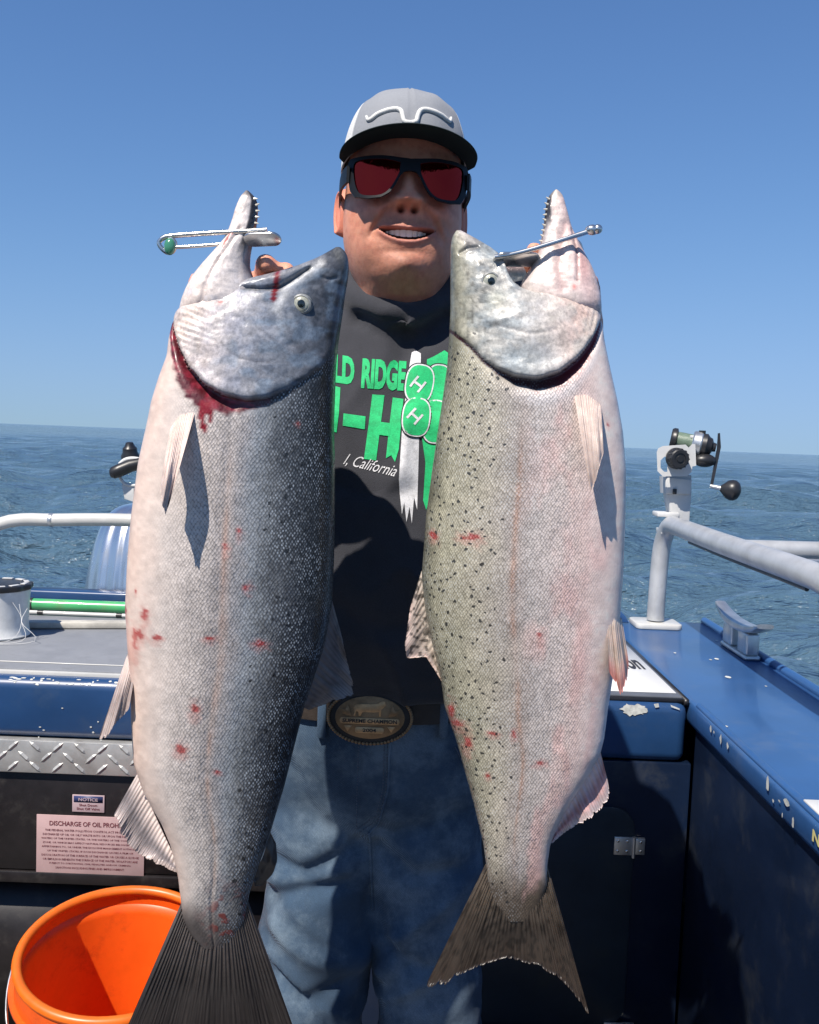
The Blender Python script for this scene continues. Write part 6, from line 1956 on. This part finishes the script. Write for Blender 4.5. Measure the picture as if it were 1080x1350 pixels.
# ---- downriggers
def px3(o, sx, sy, d, Y):          # helper: pixel offsets at depth Y
    return o
def downrigger_right():
    Y = 2.84
    S = Y / FPX
    base = P(889, 690, Y)
    root = empty('downrigger', base)
    tag(root, 'white and black downrigger reel clamped on the right side rail', 'downrigger')
    q = lambda x, y, dy=0.0: P(x, y, Y + dy)
    # clamp
    b = MB(); c = q(886, 700, -.02)
    b.box(c.x - .035, c.x + .018, c.y - .012, c.y + .05, c.z - .010, c.z + .006, bev=.003); b.build('clamp_jaw', M_WHITE, root)
    b = MB(); c = q(881, 678, -.02)
    b.box(c.x - .035, c.x + .03, c.y - .012, c.y + .05, c.z - .008, c.z + .006, bev=.003); b.build('clamp_jaw', M_WHITE, root)
    for xx in (879, 889):
        b = MB(); b.tube([q(xx, 676, -.022), q(xx, 705, -.022)], .0035, 10); b.build('clamp_bolt', M_STEEL, root)
    # column: a tapered casting
    b = MB(); cc = [q(884, 688), q(906, 690), q(909, 650), q(909, 626), q(876, 624), q(878, 655)]
    o0 = q(890, 660, -.02)
    b.prism([(p.x - o0.x, p.z - o0.z) for p in cc], frame((o0.x, o0.y + .05, o0.z), (0, -1, 0), (1, 0, 0)), .055, .004); b.build('column', M_WHITE, root)
    b = MB(); cc = [q(873, 628), q(908, 632), q(906, 651), q(874, 650)]
    b.prism([(p.x - o0.x, p.z - o0.z) for p in cc], frame((o0.x, o0.y + .055, o0.z), (0, -1, 0), (1, 0, 0)), .072, .004); col_ = b.build('collar', M_WHITE, root)
    b = MB(); c = q(890, 648, -.045); b.box(c.x - .006, c.x + .006, c.y, c.y + .004, c.z - .008, c.z + .008, bev=.002); b.build('slot', M_DARK, col_)
    # bracket frame with an open window on its left
    outer = [(866, 596), (868, 591), (874, 588), (904, 586), (908, 590), (913, 585), (917, 586), (918, 614), (913, 615), (912, 622), (906, 628), (874, 628), (867, 621)]
    inner = [(871, 607), (876, 602), (880, 602), (880, 622), (876, 622), (871, 617)]
    bm = bmesh.new()
    def loop(pts, yoff): return [bm.verts.new(q(x, y, yoff)) for x, y in pts]
    def shell(y0, y1):
        A = loop(outer, y0); B = loop(inner, y0); C = loop(outer, y1); D = loop(inner, y1)
        ed = []
        for L in (A, B):
            ed += [bm.edges.new((L[i], L[(i + 1) % len(L)])) for i in range(len(L))]
        bmesh.ops.triangle_fill(bm, edges=ed, use_beauty=True)
        ed = []
        for L in (C, D):
            ed += [bm.edges.new((L[i], L[(i + 1) % len(L)])) for i in range(len(L))]
        bmesh.ops.triangle_fill(bm, edges=ed, use_beauty=True)
        for L, K in ((A, C), (B, D)):
            for i in range(len(L)):
                bm.faces.new((L[i], L[(i + 1) % len(L)], K[(i + 1) % len(L)], K[i]))
    shell(-.075, -.066)
    bmesh.ops.recalc_face_normals(bm, faces=bm.faces[:])
    me = bpy.data.meshes.new('bracket'); bm.to_mesh(me); bm.free()
    link('bracket', me, M_WHITE, root, smooth=False)
    # clutch knob facing the viewer
    kn = q(891, 604, -.075)
    Mk = frame(kn, (0.12, -1, -0.05))
    b = MB(); b.lathe([(0, -.01), (.024, -.01), (.031, .0), (.031, .010), (.0285, .014), (.0285, .030), (.025, .034), (.017, .034), (.0165, .0315), (.010, .0315), (.009, .034), (0, .034)], Mk, 28); knob = b.build('clutch_knob', M_DARK, root)
    for k in range(14):
        a = 2 * math.pi * k / 14
        b = MB(); b.box(.0275, .0305, -.0022, .0022, .012, .031, bev=.0008, mat=Mk @ Matrix.Rotation(a, 4, 'Z')); b.build('grip_rib', M_DARK, knob)
    # reel: two flanges, green line, gear case
    a0 = q(887, 579, -.02); a1 = q(938, 589, -.05)
    ax = (a1 - a0).normalized()
    Ln = (a1 - a0).length
    Mr = frame(a0, ax)
    b = MB(); b.lathe([(0, -.006), (.030, -.006), (.034, 0), (.034, .010), (.026, .013), (.0, .013)], Mr, 36); b.build('reel_flange', M_DARK, root)
    b = MB(); b.lathe([(.0, .012), (.025, .012), (.0255, .03), (.025, Ln * .55), (.0, Ln * .55)], Mr, 36); b.build('line_drum', pm('reel_line', (0.13, 0.18, 0.13), 0.35, var=.15, vscale=80, bump=.3, bscale=700), root)
    for off in (.026, -.026):
        b = MB(); b.tube([Mr @ Vector((off, -.018, .0)), Mr @ Vector((off, -.018, Ln * .6))], .0025, 8); b.build('cross_bar', M_STEEL, root)
    b = MB(); b.lathe([(0, Ln * .5), (.033, Ln * .5), (.037, Ln * .54), (.037, Ln * .72), (.034, Ln * .75), (.0, Ln * .75)], Mr, 36); b.build('gear_case', M_ALU, root)
    b = MB(); b.lathe([(0, Ln * .74), (.034, Ln * .75), (.035, Ln * .86), (.027, Ln * .93), (.024, Ln * 1.0), (.014, Ln * 1.04), (.012, Ln * 1.12), (0, Ln * 1.12)], Mr, 30); b.build('drag_star', M_DARK, root)
    b = MB(); c = q(918, 576, -.045); b.box(c.x - .02, c.x + .03, c.y - .012, c.y + .012, c.z - .004, c.z + .004, bev=.002); b.build('reel_bridge', M_WHITE, root)
    b = MB(); c = q(926, 573, -.045); b.tube([c, c + Vector((0, 0, .012))], .010, 14); b.build('drag_button', M_DARK, root)
    b = MB(); b.ball(tuple(q(929, 607, -.06)), (.034, .024, .020), 18, 12); b.build('case_foot', M_DARK, root)
    # crank
    k0 = q(948, 590, -.06); k1 = q(938, 641, -.075); k2 = q(948, 571, -.058)
    b = MB()
    w = Vector((.0045, 0, .001))
    n_ = Vector((0, .002, 0))
    for pa, pb, wa, wb in ((k2, k0, .6, 1.2), (k0, k1, 1.2, .9)):
        b.add([pa - w * wa - n_, pa + w * wa - n_, pb + w * wb - n_, pb - w * wb - n_, pa - w * wa + n_, pa + w * wa + n_, pb + w * wb + n_, pb - w * wb + n_],
              [(0, 1, 2, 3), (7, 6, 5, 4), (0, 4, 5, 1), (1, 5, 6, 2), (2, 6, 7, 3), (3, 7, 4, 0)])
    crank = b.build('crank_arm', M_DARK, root, smooth=False)
    h1 = q(952, 644, -.085); h2 = q(970, 647, -.09)
    b = MB(); b.tube([k1 + (k1 - h1) * .12, k1, h1], [.006, .006, .0075], 14); b.build('handle_shaft', M_ALU, crank)
    Mh = frame(h1, h2 - h1)
    b = MB(); b.lathe([(0, -.006), (.008, -.005), (.016, .004), (.026, .014), (.0305, .026), (.030, .036), (.024, .046), (.012, .052), (0, .0535)], Mh, 28)
    b.build('handle_knob', M_DARK, crank)
downrigger_right()
def downrigger_left():
    Y = 2.74
    q = lambda x, y, dy=0.0: P(x, y, Y + dy)
    root = empty('downrigger', q(195, 680))
    tag(root, 'white rod holder bracket with black knobs half hidden behind the left fish', 'downrigger')
    b = MB(); b.tube([Vector(p) for p in spline([tuple(q(158, 612, -.03)), tuple(q(166, 606, -.03)), tuple(q(180, 605, -.03)), tuple(q(205, 612, -.03))], 20)], .0062, 10); b.build('bracket_arm', M_WHITE, root)
    b = MB(); b.tube([Vector(p) for p in spline([tuple(q(158, 629, -.03)), tuple(q(164, 637, -.03)), tuple(q(176, 640, -.03)), tuple(q(205, 638, -.03))], 20)], .0048, 10); b.build('bracket_arm', M_WHITE, root)
    b = MB(); b.tube([q(146, 624, -.05), q(149, 623.5, -.05), q(158, 620, -.045), q(172, 614, -.035), q(190, 610, -.03), q(205, 612, -.02)], [.012, .0175, .019, .0185, .0165, .0165], 20); b.build('grip_handle', M_DARK, root)
    b = MB(); b.lathe([(0, 0), (.026, 0), (.026, .008), (.021, .018), (.020, .030), (.014, .036), (.010, .046), (0, .048)], frame(q(172, 604, .0), (-.02, -.2, 1)), 22); b.build('clamp_knob', M_DARK, root)
    cc = [q(164, 638), q(200, 640), q(200, 672), q(183, 672), q(180, 661), q(168, 657)]
    o0 = q(180, 650)
    b = MB(); b.prism([(p.x - o0.x, p.z - o0.z) for p in cc], frame((o0.x, o0.y, o0.z), (0, -1, 0), (1, 0, 0)), .03, .003); b.build('mount_block', M_WHITE, root)
    b = MB(); c = q(178, 650, -.032); b.box(c.x - .003, c.x + .004, c.y - .002, c.y + .004, c.z - .012, c.z + .012); b.build('mount_slot', M_DARK, root)
    b = MB(); b.tube([q(195, 668), q(196, 700)], .02, 14); b.build('mount_post', M_WHITE, root)
downrigger_left()
